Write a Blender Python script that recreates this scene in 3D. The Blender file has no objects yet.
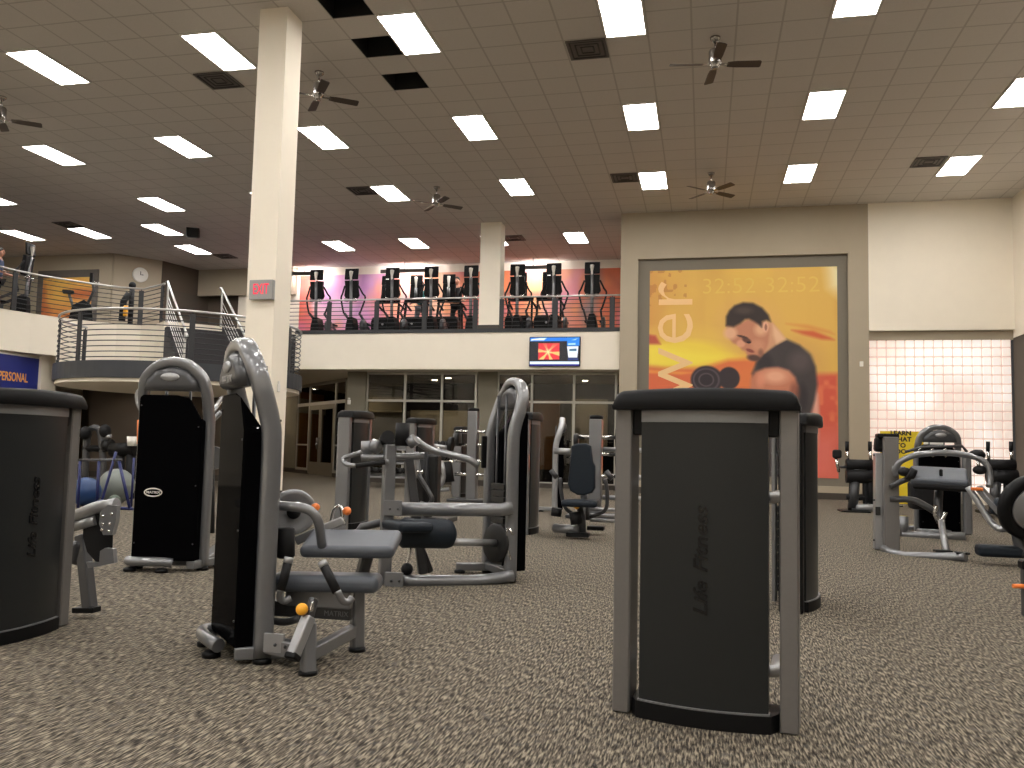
import bpy, bmesh, math, random
import numpy as np
from mathutils import Vector, Matrix, Euler
random.seed(7)
PI = math.pi
COL = bpy.context.scene.collection
# ------------------------------------------------------------------ camera maths
F_PX, TH, PS, RO, EYE = 841.0, 0.0767, 0.226, 0.0228, 1.0
FW = Vector((-math.sin(PS)*math.cos(TH), math.cos(PS)*math.cos(TH), math.sin(TH)))
_r = Vector((math.cos(PS), math.sin(PS), 0)); _u = _r.cross(FW)
RT = _r*math.cos(RO) + _u*math.sin(RO); UP = -_r*math.sin(RO) + _u*math.cos(RO)
EP = Vector((0, 0, EYE))
def ray(x, y): return FW + RT*((x-512)/F_PX) - UP*((y-384)/F_PX)
def at(x, y, Y):            # the point at depth Y seen in the photo at x, y
    d = ray(x, y); return EP + d*(Y/d.y)
def atx(x, y, X):
    d = ray(x, y); return EP + d*(X/d.x)
def atz(x, y, z=0.0):
    d = ray(x, y); return EP + d*((z-EYE)/d.z)

# ------------------------------------------------------------------ materials
MAT = {}
def mat(name, col, rough=.5, metal=0.0, coat=0.0, noise=0.0, nscale=20, bump=0.0, emit=None, estr=0, spec=None, alpha=None, trans=0):
    m = bpy.data.materials.new(name); m.use_nodes = True
    nt = m.node_tree; b = nt.nodes['Principled BSDF']
    b.inputs['Base Color'].default_value = (*col, 1)
    b.inputs['Roughness'].default_value = rough; b.inputs['Metallic'].default_value = metal
    if coat: b.inputs['Coat Weight'].default_value = coat; b.inputs['Coat Roughness'].default_value = .02
    if spec is not None: b.inputs['Specular IOR Level'].default_value = spec
    if trans: b.inputs['Transmission Weight'].default_value = trans
    if noise or bump:
        tc = nt.nodes.new('ShaderNodeTexCoord'); n = nt.nodes.new('ShaderNodeTexNoise')
        n.inputs['Scale'].default_value = nscale; n.inputs['Detail'].default_value = 3
        nt.links.new(tc.outputs['Object'], n.inputs['Vector'])
        if noise:
            mx = nt.nodes.new('ShaderNodeMix'); mx.data_type = 'RGBA'
            mx.inputs[6].default_value = (*[c*(1-noise) for c in col], 1)
            mx.inputs[7].default_value = (*[min(1, c*(1+noise)) for c in col], 1)
            nt.links.new(n.outputs['Fac'], mx.inputs[0]); nt.links.new(mx.outputs[2], b.inputs['Base Color'])
        if bump:
            bp = nt.nodes.new('ShaderNodeBump'); bp.inputs['Strength'].default_value = bump; bp.inputs['Distance'].default_value = .003
            nt.links.new(n.outputs['Fac'], bp.inputs['Height']); nt.links.new(bp.outputs['Normal'], b.inputs['Normal'])
    if emit:
        b.inputs['Emission Color'].default_value = (*emit, 1); b.inputs['Emission Strength'].default_value = estr
    MAT[name] = m; return m
def S(r, g, b):               # sRGB 0-255 to linear
    f = lambda c: (c/255/12.92 if c/255 <= .04045 else ((c/255+.055)/1.055)**2.4)
    return (f(r), f(g), f(b))
mat('cream', S(240, 231, 214), .85, noise=.03, nscale=3)
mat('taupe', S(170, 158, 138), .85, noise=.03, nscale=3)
mat('grey_frame', S(120, 113, 100), .8, noise=.03)
mat('olive', S(122, 116, 100), .8, noise=.04, nscale=2)
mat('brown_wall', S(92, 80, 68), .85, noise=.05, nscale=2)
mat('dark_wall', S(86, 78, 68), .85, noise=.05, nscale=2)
mat('base_dark', S(62, 55, 48), .6, noise=.06)
mat('band_dark', S(52, 55, 60), .45, noise=.05)
mat('silver', (.175, .18, .19), .34, .45, coat=1.0, noise=.05, nscale=40)
mat('silver_light', (.34, .345, .355), .32, .55, coat=.5, noise=.05, nscale=40)
mat('pillar_grey', (.17, .162, .155), .42, .35, noise=.06, nscale=60)
mat('graphite', (.055, .056, .06), .38, .3, coat=.2, noise=.06, nscale=40)
mat('chrome', (.72, .72, .72), .15, 1.0, noise=.02)
mat('black_plastic', (.006, .006, .0065), .45, spec=.16, noise=.1, nscale=50, bump=.05)
mat('black_soft', (.008, .008, .009), .62, spec=.25, noise=.15, nscale=60, bump=.12)
mat('smoked_panel', (.015, .0165, .017), .36, spec=.35, noise=.12, nscale=4)
mat('acrylic_black', (.002, .002, .0024), .07, spec=.004, noise=.1, nscale=5)
mat('strip_grey', (.22, .22, .225), .4, .3, noise=.05)
mat('letter_black', (.004, .004, .005), .25, noise=.1)
mat('pad_slate', (.072, .082, .10), .42, noise=.08, nscale=30, bump=.06)
mat('pad_navy', (.012, .017, .024), .5, spec=.2, noise=.1, nscale=30, bump=.06)
mat('rail_silver', (.55, .54, .52), .3, .8, noise=.03)
mat('rail_dark', (.03, .031, .034), .45, .3, noise=.06)
mat('orange', S(238, 130, 60), .4, noise=.05)
mat('yellow', S(240, 170, 40), .4, noise=.05)
mat('sign_yellow', S(232, 205, 40), .6, noise=.04)
mat('white_board', S(225, 222, 215), .6, noise=.03)
mat('print_black', (.012, .011, .01), .6, noise=.1)
mat('sign_blue', S(24, 38, 120), .5, noise=.04)
mat('sign_orange', S(235, 160, 70), .5, noise=.03)
mat('white_plastic', S(230, 226, 218), .45, noise=.02)
mat('blue_frame', S(22, 32, 88), .4, noise=.05)
mat('ball_blue', S(30, 62, 110), .35, noise=.05)
mat('ball_grey', S(112, 118, 114), .45, noise=.05)
mat('ball_green', S(70, 84, 70), .5, noise=.05)
mat('ball_navy', S(34, 44, 84), .5, noise=.05)
mat('door_frame', S(128, 120, 106), .5, .2, noise=.03)
mat('mullion', S(178, 174, 164), .4, .3, noise=.03)
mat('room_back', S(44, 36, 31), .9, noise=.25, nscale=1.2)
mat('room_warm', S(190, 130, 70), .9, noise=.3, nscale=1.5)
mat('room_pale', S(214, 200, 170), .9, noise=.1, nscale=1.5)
mat('vent_grey', S(92, 86, 80), .6, noise=.05)
mat('vent_dark', S(45, 42, 40), .6, noise=.05)
mat('void_black', (.004, .004, .004), .9, noise=.1)
mat('fan_wood', S(70, 58, 48), .5, noise=.2, nscale=30)
mat('fan_metal', (.42, .40, .38), .25, .9, noise=.04)
mat('light_frame', S(225, 222, 215), .5, noise=.02)
mat('exit_grey', (.33, .33, .32), .45, .3, noise=.04)
mat('exit_red', S(235, 50, 80), .5, emit=S(255, 45, 85), estr=.55, noise=.02)
mat('skin', S(205, 150, 125), .5, noise=.05)
mat('cloth_teal', S(70, 140, 140), .8, noise=.1)
mat('cloth_black', S(26, 25, 27), .8, noise=.1)
mat('cloth_grey', S(98, 98, 104), .8, noise=.1)
mat('cloth_blue', S(92, 106, 140), .8, noise=.1)
mat('hair', S(40, 30, 24), .6, noise=.2)
mat('wall_clock', S(225, 222, 214), .4, noise=.02)
mat('poster_word', S(236, 196, 140), .7, noise=.03)
mat('poster_digits', S(226, 190, 92), .7, noise=.03)
mat('stair_dark', S(52, 50, 52), .8, noise=.08)
mat('weight_iron', (.018, .018, .018), .45, .4, noise=.1)
LIGHT_STR = 31.0
mat('diffuser', (.9, .9, .88), .4, emit=(1.0, .965, .925), estr=LIGHT_STR)
mat('wash_lamp', (.9, .9, .9), .4, emit=(1.0, .90, .93), estr=95)
mat('warm_fill_lamp', (.9, .9, .9), .4, emit=(1.0, .84, .64), estr=170)
def make_carpet():
    m = bpy.data.materials.new('carpet'); m.use_nodes = True; nt = m.node_tree; b = nt.nodes['Principled BSDF']; N = nt.nodes.new; L = nt.links.new
    tc = N('ShaderNodeTexCoord'); mp = N('ShaderNodeMapping'); mp.inputs['Scale'].default_value = (1, .13, 1); mp.inputs['Rotation'].default_value = (0, 0, .12)
    L(tc.outputs['Object'], mp.inputs['Vector'])
    n1 = N('ShaderNodeTexNoise'); n1.inputs['Scale'].default_value = 135; n1.inputs['Detail'].default_value = 2.5; n1.inputs['Distortion'].default_value = .25
    L(mp.outputs['Vector'], n1.inputs['Vector'])
    cr = N('ShaderNodeValToRGB'); e = cr.color_ramp.elements
    e[0].position = .36; e[0].color = (*S(44, 40, 36), 1)
    e[1].position = .66; e[1].color = (*S(158, 148, 130), 1)
    x = cr.color_ramp.elements.new(.5); x.color = (*S(94, 87, 77), 1)
    L(n1.outputs['Fac'], cr.inputs['Fac'])
    n2 = N('ShaderNodeTexNoise'); n2.inputs['Scale'].default_value = 22; n2.inputs['Detail'].default_value = 2
    L(tc.outputs['Object'], n2.inputs['Vector'])
    r2 = N('ShaderNodeMapRange'); r2.inputs[1].default_value = .55; r2.inputs[2].default_value = .7; r2.inputs[4].default_value = .35
    L(n2.outputs['Fac'], r2.inputs['Value'])
    mx = N('ShaderNodeMix'); mx.data_type = 'RGBA'; mx.inputs[7].default_value = (*S(92, 92, 92), 1)
    L(r2.outputs['Result'], mx.inputs[0]); L(cr.outputs['Color'], mx.inputs[6]); L(mx.outputs[2], b.inputs['Base Color'])
    b.inputs['Roughness'].default_value = .95; b.inputs['Specular IOR Level'].default_value = .15
    bp = N('ShaderNodeBump'); bp.inputs['Strength'].default_value = .7; bp.inputs['Distance'].default_value = .012
    L(n1.outputs['Fac'], bp.inputs['Height']); L(bp.outputs['Normal'], b.inputs['Normal'])
    MAT['carpet'] = m
make_carpet()
TX, TY, X0, Y0, ZC = .608, .5955, -1.42, 11.015, 6.91
def make_ceiling_mat():
    m = bpy.data.materials.new('ceiling_tile'); m.use_nodes = True; nt = m.node_tree; b = nt.nodes['Principled BSDF']; N = nt.nodes.new; L = nt.links.new
    tc = N('ShaderNodeTexCoord'); sp = N('ShaderNodeSeparateXYZ'); L(tc.outputs['Object'], sp.inputs[0])
    def line(sock, off, per, w):
        a = N('ShaderNodeMath'); a.operation = 'SUBTRACT'; L(sock, a.inputs[0]); a.inputs[1].default_value = off
        d = N('ShaderNodeMath'); d.operation = 'DIVIDE'; L(a.outputs[0], d.inputs[0]); d.inputs[1].default_value = per
        f = N('ShaderNodeMath'); f.operation = 'FRACT'; L(d.outputs[0], f.inputs[0])
        s = N('ShaderNodeMath'); s.operation = 'SUBTRACT'; L(f.outputs[0], s.inputs[0]); s.inputs[1].default_value = .5
        ab = N('ShaderNodeMath'); ab.operation = 'ABSOLUTE'; L(s.outputs[0], ab.inputs[0])
        g = N('ShaderNodeMath'); g.operation = 'GREATER_THAN'; L(ab.outputs[0], g.inputs[0]); g.inputs[1].default_value = .5-w/per
        return g
    lx, ly = line(sp.outputs['X'], X0, TX, .014), line(sp.outputs['Y'], Y0, TY, .014)
    mxx = N('ShaderNodeMath'); mxx.operation = 'MAXIMUM'; L(lx.outputs[0], mxx.inputs[0]); L(ly.outputs[0], mxx.inputs[1])
    n = N('ShaderNodeTexNoise'); n.inputs['Scale'].default_value = 40; L(tc.outputs['Object'], n.inputs['Vector'])
    c = N('ShaderNodeMix'); c.data_type = 'RGBA'; c.inputs[6].default_value = (*S(198, 192, 184), 1); c.inputs[7].default_value = (*S(208, 202, 194), 1)
    L(n.outputs['Fac'], c.inputs[0])
    c2 = N('ShaderNodeMix'); c2.data_type = 'RGBA'; c2.inputs[7].default_value = (*S(178, 172, 163), 1)
    L(mxx.outputs[0], c2.inputs[0]); L(c.outputs[2], c2.inputs[6]); L(c2.outputs[2], b.inputs['Base Color']); b.inputs['Roughness'].default_value = .9
    MAT['ceiling_tile'] = m
make_ceiling_mat()
def make_glass():
    m = bpy.data.materials.new('window_glass'); m.use_nodes = True; nt = m.node_tree; N = nt.nodes.new; L = nt.links.new
    out = nt.nodes['Material Output']; nt.nodes.remove(nt.nodes['Principled BSDF'])
    t = N('ShaderNodeBsdfTransparent'); t.inputs[0].default_value = (.5, .5, .48, 1); g = N('ShaderNodeBsdfGlossy'); g.inputs['Roughness'].default_value = .01
    fr = N('ShaderNodeFresnel'); fr.inputs['IOR'].default_value = 1.55
    mx = N('ShaderNodeMixShader'); L(fr.outputs[0], mx.inputs[0]); L(t.outputs[0], mx.inputs[1]); L(g.outputs[0], mx.inputs[2]); L(mx.outputs[0], out.inputs['Surface'])
    MAT['window_glass'] = m
make_glass()
def make_vcol(name, emit=0, rough=.6):
    m = bpy.data.materials.new(name); m.use_nodes = True; nt = m.node_tree; b = nt.nodes['Principled BSDF']
    a = nt.nodes.new('ShaderNodeVertexColor'); a.layer_name = 'print'
    if emit:
        b.inputs['Base Color'].default_value = (.01, .01, .01, 1)
        nt.links.new(a.outputs['Color'], b.inputs['Emission Color']); b.inputs['Emission Strength'].default_value = emit
    else: nt.links.new(a.outputs['Color'], b.inputs['Base Color'])
    b.inputs['Roughness'].default_value = rough; MAT[name] = m
make_vcol('printed_sheet'); make_vcol('screen_print', 1.25, .2)
def make_block():
    m = bpy.data.materials.new('glass_block'); m.use_nodes = True; nt = m.node_tree; b = nt.nodes['Principled BSDF']; N = nt.nodes.new; L = nt.links.new
    tc = N('ShaderNodeTexCoord'); n = N('ShaderNodeTexNoise'); n.inputs['Scale'].default_value = .7; n.inputs['Detail'].default_value = 1.5
    L(tc.outputs['Object'], n.inputs['Vector'])
    cr = N('ShaderNodeValToRGB'); e = cr.color_ramp.elements
    e[0].position = .38; e[0].color = (*S(232, 208, 194), 1); e[1].position = .6; e[1].color = (*S(255, 250, 244), 1)
    L(n.outputs['Fac'], cr.inputs['Fac']); L(cr.outputs['Color'], b.inputs['Emission Color']); b.inputs['Emission Strength'].default_value = .78
    b.inputs['Base Color'].default_value = (.55, .5, .46, 1); b.inputs['Roughness'].default_value = .15
    MAT['glass_block'] = m
make_block()
mat('mortar', S(190, 172, 160), .8, noise=.05, emit=S(222, 204, 196), estr=.42)  # mortar glows by itself; the backlight is put into its emission

# ------------------------------------------------------------------ mesh helpers
class MB:
    def __init__(s): s.bm = bmesh.new()
    def _smooth(s, fs, on=True):
        for f in fs: f.smooth = on
    def box(s, c, size, rot=None, bev=0.0, seg=1):
        M = Matrix.Translation(Vector(c)) @ (rot.to_matrix().to_4x4() if isinstance(rot, Euler) else (rot if rot is not None else Matrix())) @ Matrix.Diagonal((*size, 1))
        r = bmesh.ops.create_cube(s.bm, size=1, matrix=M)
        if bev:
            es = list({e for v in r['verts'] for e in v.link_edges})
            o = bmesh.ops.bevel(s.bm, geom=es, offset=bev, segments=seg, affect='EDGES', profile=.5)
            if seg > 1: s._smooth(o['faces'])
        return s
    def bar(s, a, b, w, h, up=(0, 0, 1), bev=.008, seg=2):   # rectangular bar from a to b, w across, h along up
        a, b = Vector(a), Vector(b); d = (b-a); L = d.length; d.normalize(); u = Vector(up)
        if abs(d.dot(u)) > .98: u = Vector((1, 0, 0))
        x = d.cross(u).normalized(); u = x.cross(d).normalized()
        R = Matrix((x, d, u)).transposed().to_4x4()
        return s.box((a+b)/2, (w, L, h), R, bev, seg)
    def tube(s, pts, r, seg=10, ry=None, ref=(0, 0, 1), smooth=0, closed=False, caps=True, sq=1.0):
        P = [Vector(p) for p in pts]
        if smooth: P = spline(P, smooth, closed)
        n = len(P); rings = []; ry = ry or r
        for i, p in enumerate(P):
            if closed: d = (P[(i+1) % n]-P[i-1])
            else: d = (P[min(i+1, n-1)]-P[max(i-1, 0)])
            d.normalize(); u = Vector(ref)
            if i == 0 or closed and i == 0:
                if abs(u.dot(d)) > .95: u = Vector((0, 1, 0)) if abs(d.y) < .9 else Vector((1, 0, 0))
                x = d.cross(u).normalized()
            else:
                x = (px - d*px.dot(d)).normalized()
            px = x; u = x.cross(d)
            rr = r[i] if isinstance(r, (list, tuple)) else r; r2 = ry[i] if isinstance(ry, (list, tuple)) else ry
            sg = lambda v: math.copysign(abs(v)**sq, v)
            rings.append([s.bm.verts.new(p + x*sg(math.cos(2*PI*k/seg))*rr + u*sg(math.sin(2*PI*k/seg))*r2) for k in range(seg)])
        for i in range(n if closed else n-1):
            A, B = rings[i], rings[(i+1) % n]
            for k in range(seg):
                f = s.bm.faces.new((A[k], A[(k+1) % seg], B[(k+1) % seg], B[k])); f.smooth = True
        if caps and not closed:
            s.bm.faces.new(rings[0][::-1]); s.bm.faces.new(rings[-1])
        return s
    def cyl(s, a, b, r, seg=16): return s.tube([a, b], r, seg)
    def lathe(s, prof, M=None, seg=24):
        M = M or Matrix(); rings = []
        for (r, z) in prof:
            if r < 1e-6: rings.append([s.bm.verts.new(M @ Vector((0, 0, z)))])
            else: rings.append([s.bm.verts.new(M @ Vector((r*math.cos(2*PI*k/seg), r*math.sin(2*PI*k/seg), z))) for k in range(seg)])
        for A, B in zip(rings, rings[1:]):
            for k in range(seg):
                k2 = (k+1) % seg
                if len(A) == 1 and len(B) == 1: continue
                v = (A[0], B[k2], B[k]) if len(A) == 1 else ((A[k], A[k2], B[0]) if len(B) == 1 else (A[k], A[k2], B[k2], B[k]))
                f = s.bm.faces.new(v); f.smooth = True
        return s
    def prism(s, poly, y0, y1, M=None, bev=0.0, seg=1):      # polygon in x-z, extruded along y
        M = M or Matrix()
        A = [s.bm.verts.new(M @ Vector((x, y0, z))) for x, z in poly]; B = [s.bm.verts.new(M @ Vector((x, y1, z))) for x, z in poly]
        n = len(poly); fs = [s.bm.faces.new(A), s.bm.faces.new(B[::-1])]
        for i in range(n): fs.append(s.bm.faces.new((A[i], B[i], B[(i+1) % n], A[(i+1) % n])))
        bmesh.ops.recalc_face_normals(s.bm, faces=fs)
        if bev:
            es = list({e for f in fs[:2] for e in f.edges})
            o = bmesh.ops.bevel(s.bm, geom=es, offset=bev, segments=seg, affect='EDGES', profile=.5)
            if seg > 1: s._smooth(o['faces'])
        return s
    def slab(s, poly, z0, z1, bev=0.0):                       # polygon in x-y, extruded along z
        R = Matrix(((1, 0, 0, 0), (0, 0, 1, 0), (0, 1, 0, 0), (0, 0, 0, 1)))
        return s.prism(poly, z0, z1, R, bev)
    def ball(s, c, r, seg=20, sc=(1, 1, 1)):
        o = bmesh.ops.create_uvsphere(s.bm, u_segments=seg, v_segments=seg//2+2, radius=r, matrix=Matrix.Translation(Vector(c)) @ Matrix.Diagonal((*sc, 1)))
        s._smooth({f for v in o['verts'] for f in v.link_faces}); return s
    def build(s, name, m, parent=None, loc=None, rotz=None):
        me = bpy.data.meshes.new(name); bmesh.ops.recalc_face_normals(s.bm, faces=s.bm.faces); s.bm.to_mesh(me); s.bm.free()
        for mm in (m if isinstance(m, (list, tuple)) else [m]): me.materials.append(MAT[mm])
        o = bpy.data.objects.new(name, me); COL.objects.link(o)
        if parent is not None: o.parent = parent
        if loc is not None: o.location = loc
        if rotz is not None: o.rotation_euler = (0, 0, rotz)
        return o
def spline(P, n, closed=False):
    out = []; N = len(P); P = [Vector(p) for p in P]
    for i in range(N if closed else N-1):
        p0 = P[i-1] if (i > 0 or closed) else P[0]*2-P[1]; p1 = P[i]; p2 = P[(i+1) % N]
        p3 = P[(i+2) % N] if (closed or i+2 < N) else P[N-1]*2-P[N-2]
        for k in range(n):
            t = k/n
            out.append(.5*((2*p1)+(p2-p0)*t+(2*p0-5*p1+4*p2-p3)*t*t+(3*p1-p0-3*p2+p3)*t**3))
    if not closed: out.append(P[-1].copy())
    return out
def tag(o, label, cat, group=None, kind=None):
    o['label'] = label; o['category'] = cat
    if group: o['group'] = group
    if kind: o['kind'] = kind
    return o
def thing(name, label, cat, loc=(0, 0, 0), rotz=0, group=None):
    o = bpy.data.objects.new(name, None); COL.objects.link(o); o.empty_display_size = .1
    o.location = loc; o.rotation_euler = (0, 0, rotz); return tag(o, label, cat, group)
def struct(o): o['kind'] = 'structure'; return o
def dup(root, loc=None, rotz=None, label=None, group=None, scale=None):
    r = root.copy(); COL.objects.link(r)
    if loc is not None: r.location = loc
    if rotz is not None: r.rotation_euler = (0, 0, rotz)
    if scale: r.scale = (scale,)*3
    if label: r['label'] = label
    if group: r['group'] = group
    for ch in list(root.children):
        c = ch.copy(); COL.objects.link(c); c.parent = r
        for g in ch.children:
            d = g.copy(); COL.objects.link(d); d.parent = c
    return r
def text(name, body, size, m, parent, M, ext=.0015, align='CENTER', shear=0, bold=0, sx=1.0):
    cu = bpy.data.curves.new(name, 'FONT'); cu.body = body; cu.size = size; cu.extrude = ext; cu.align_x = align; cu.align_y = 'CENTER'; cu.shear = shear; cu.offset = bold; cu.resolution_u = 3
    t = bpy.data.objects.new(name, cu); COL.objects.link(t)
    dg = bpy.context.evaluated_depsgraph_get(); me = bpy.data.meshes.new_from_object(t.evaluated_get(dg)); bpy.data.objects.remove(t); bpy.data.curves.remove(cu)
    me.transform(M @ Matrix.Diagonal((sx, 1, 1, 1))); me.materials.clear(); me.materials.append(MAT[m]); me.name = name
    o = bpy.data.objects.new(name, me); COL.objects.link(o); o.parent = parent; return o
def basis(o, x, y):            # matrix whose x, y axes are given (text plane)
    x = Vector(x).normalized(); y = Vector(y).normalized(); z = x.cross(y)
    M = Matrix((x, y, z)).transposed().to_4x4(); M.translation = Vector(o); return M
def noise2(h, w, cells, seed):
    rg = np.random.RandomState(seed); g = rg.rand(cells[0]+2, cells[1]+2)
    yy = np.linspace(0, cells[0], h); xx = np.linspace(0, cells[1], w); y0 = np.minimum(yy.astype(int), cells[0]); x0 = np.minimum(xx.astype(int), cells[1])
    fy = (yy-y0)[:, None]; fx = (xx-x0)[None, :]; fy = fy*fy*(3-2*fy); fx = fx*fx*(3-2*fx)
    a = g[y0][:, x0]; b = g[y0][:, x0+1]; c = g[y0+1][:, x0]; d = g[y0+1][:, x0+1]
    return (a*(1-fx)+b*fx)*(1-fy)+(c*(1-fx)+d*fx)*fy
def sheet(name, img, origin, ux, uy, W, H, m, parent, thick=.012):     # printed panel: grid mesh carrying img (h, w, 3 linear, row 0 at the top)
    h, w = img.shape[:2]; ux = Vector(ux); uy = Vector(uy); o = Vector(origin); nrm = ux.cross(uy)
    me = bpy.data.meshes.new(name)
    xs = np.linspace(0, W, w+1); ys = np.linspace(0, H, h+1)
    V = np.array(o)[None, None, :] + xs[None, :, None]*np.array(ux)[None, None, :] + (H-ys)[:, None, None]*np.array(uy)[None, None, :] + np.array(nrm)[None, None, :]*thick
    V = V.reshape(-1, 3); idx = np.arange((h+1)*(w+1)).reshape(h+1, w+1)
    Fc = np.stack([idx[1:, :-1], idx[1:, 1:], idx[:-1, 1:], idx[:-1, :-1]], -1).reshape(-1, 4)
    back = [tuple(o), tuple(o+ux*W), tuple(o+ux*W+uy*H), tuple(o+uy*H)]; nb = len(V)
    fr = [idx[h, 0], idx[h, w], idx[0, w], idx[0, 0]]
    extra = [(nb+3, nb+2, nb+1, nb)] + [(int(fr[(k+1) % 4]), int(fr[k]), nb+k, nb+(k+1) % 4) for k in range(4)]
    me.from_pydata([tuple(v) for v in V]+back, [], [tuple(int(i) for i in f) for f in Fc]+extra)
    ca = me.color_attributes.new('print', 'FLOAT_COLOR', 'CORNER')
    nc = len(me.loops); arr = np.ones((nc, 4)); arr[:, :3] = .3
    cc = np.repeat(img.reshape(-1, 3), 4, 0); arr[:len(cc), :3] = cc
    ca.data.foreach_set('color', arr.reshape(-1)); me.materials.append(MAT[m])
    ob = bpy.data.objects.new(name, me); COL.objects.link(ob)
    if parent is not None: ob.parent = parent
    return ob
def lin(img): return np.where(img <= .04045, img/12.92, ((img+.055)/1.055)**2.4)
# ================================================================== THE ROOM
XR, YF, YB, Z2, Z1 = 6.75, 20.65, 20.95, 3.99, 3.03
def wallbox(name, x0, x1, y0, y1, z0, z1, m): return struct(MB().box(((x0+x1)/2, (y0+y1)/2, (z0+z1)/2), (x1-x0, y1-y0, z1-z0)).build(name, m))
struct(MB().slab([(-24, -9), (XR+.2, -9), (XR+.2, 29), (-24, 29)], -.1, 0).build('floor', 'carpet'))
# ceiling of square tiles, three tiles missing
HOLES = [(-6, -2), (-6, 0), (-6, 2)]
bm = bmesh.new(); vs = {}
def cv(i, j):
    if (i, j) not in vs: vs[(i, j)] = bm.verts.new((X0+TX*i, Y0+TY*j, ZC))
    return vs[(i, j)]
for i in range(-37, 14):
    for j in range(-34, 31):
        if (i, j) in HOLES: continue
        bm.faces.new((cv(i, j), cv(i, j+1), cv(i+1, j+1), cv(i+1, j)))
me = bpy.data.meshes.new('ceiling'); bm.to_mesh(me); bm.free(); me.materials.append(MAT['ceiling_tile'])
ceil = struct(bpy.data.objects.new('ceiling', me)); COL.objects.link(ceil)
hl = ['missing ceiling tile, black opening cut off by the top edge of the photo', 'missing ceiling tile, black opening left of the big light panel', 'missing ceiling tile, black opening below and right of the big light panel']
for k, (i, j) in enumerate(HOLES):
    cx, cy = X0+TX*(i+.5), Y0+TY*(j+.5); w = TX-.05; h = TY-.05; b = MB()
    b.box((cx, cy, ZC+.45), (TX+.02, TY+.02, .02)); 
    for s in (-1, 1): b.box((cx+s*TX/2, cy, ZC+.23), (.02, TY, .45)); b.box((cx, cy+s*TY/2, ZC+.23), (TX, .02, .45))
    tag(b.build('ceiling_opening', 'void_black'), hl[k], 'ceiling opening', 'missing ceiling tiles')
# outer walls
wallbox('wall_front', -24, XR, -9.2, -9, 0, ZC, 'cream')
# right wall: cream above, dark below beside the glass blocks
wallbox('wall_right', XR, XR+.2, -9, YF+.2, 3.74, ZC, 'cream')
wallbox('wall_right_lower', XR+.02, XR+.2, -9, YF+.2, 0, 3.74, 'dark_wall')
# feature wall with a recess for the mural
fx0, fx1, rx0, rx1, rz0, rz1 = -2.05, 3.70, -1.62, 3.255, .30, 5.74
FYB = YF+.35
wallbox('wall_feature', fx0, rx0, YF, FYB+.2, 0, ZC, 'taupe'); 
wallbox('wall_feature_right', rx1, fx1, YF, FYB+.2, 0, ZC, 'taupe')
wallbox('wall_feature_top', rx0, rx1, YF, FYB+.2, rz1, ZC, 'taupe')
wallbox('wall_feature_base', rx0, rx1, YF, FYB+.2, 0, rz0, 'taupe')
wallbox('wall_feature_recess', rx0, rx1, YF+.10, FYB+.2, rz0, rz1, 'grey_frame')
wallbox('baseboard_feature', fx0, fx1, YF-.025, YF, 0, .15, 'base_dark')
wallbox('wall_feature_return', fx0, fx0+.2, YF+.3, 26, 0, ZC, 'taupe')
# wall above and below the glass blocks
wallbox('wall_right_back', fx1, XR, YF, YF+.3, 3.91, ZC, 'cream')
wallbox('trim_2', fx1, XR, YF+.12, YF+.3, 3.70, 3.91, 'taupe')
wallbox('wall_right_back_sill', fx1, XR, YF, YF+.3, 0, .22, 'cream')
wallbox('wall_right_back_outside', fx1, XR, YF+.36, YF+.4, 0, 3.9, 'cream')
gb = MB(); NB = 15; gx0, gx1, gz0, gz1 = fx1+.0, XR-.03, .22, 3.73
pw = (gx1-gx0)/NB; nr = int((gz1-gz0)/.2); ph = (gz1-gz0)/nr
win = struct(MB().box(((gx0+gx1)/2, YF+.24, (gz0+gz1)/2), (gx1-gx0, .06, gz1-gz0)).build('window_1', 'mortar'))
for i in range(NB):
    for j in range(nr): gb.box((gx0+pw*(i+.5), YF+.20, gz0+ph*(j+.5)), (pw-.03, .07, ph-.03), None, .012)
struct(gb.build('glass_blocks', 'glass_block', win))
# big square column
cb = MB().box((-5.745, 10.215, ZC/2), (.41, .43, ZC)); col1 = cb.build('wall_column', 'cream'); struct(col1)
wallbox('baseboard_column', -5.965, -5.525, 9.985, 10.445, 0, .37, 'base_dark')
# balcony: upper floor slab with cream fascia; curved edge on the left
edge = [(-16, -4), (-16, 16.3), (-15.85, 17.0), (-15.6, 17.6), (-15.27, 18.2), (-14.84, 18.75), (-14.35, 19.05), (-13.85, 18.95), (-13.2, 18.4), (-12.2, 19.4), (-11.6, 20.3), (-10.93, YB), (fx0, YB)]
struct(MB().slab(edge+[(fx0, 27), (-22, 27), (-22, -4)], Z1, Z2).build('floor_upper', 'cream'))
fu = [(x-.06 if x < -15.2 else x, y+.06) for x, y in edge]
struct(MB().slab(fu[:-1]+[(fx0, YB+.06), (fx0, 27), (-22, 27), (-22, -4)], Z2-.02, Z2+.012).build('carpet_upper', 'stair_dark'))
up = [(x, y) for x, y in edge[3:9]]
fas = MB()
for (a, b) in zip(up, up[1:]): fas.slab([a, b, (b[0]-.1, b[1]+.1), (a[0]-.1, a[1]+.1)], 2.36, Z1)
struct(fas.build('wall_landing', 'cream'))
kb = MB()
for (a, b) in ((edge[11], edge[12]), (edge[0], edge[1])): kb.bar((*a, Z2+.05), (*b, Z2+.05), .05, .10, bev=0)
struct(kb.build('trim_3', 'rail_dark'))
cu = MB().box((-5.485, YB+.26, (Z2+ZC)/2), (.55, .45, ZC-Z2)).build('wall_column_upper', 'cream'); struct(cu)
wallbox('baseboard_column_upper', -5.78, -5.19, YB+.015, YB+.5, Z2, Z2+.2, 'base_dark')
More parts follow.
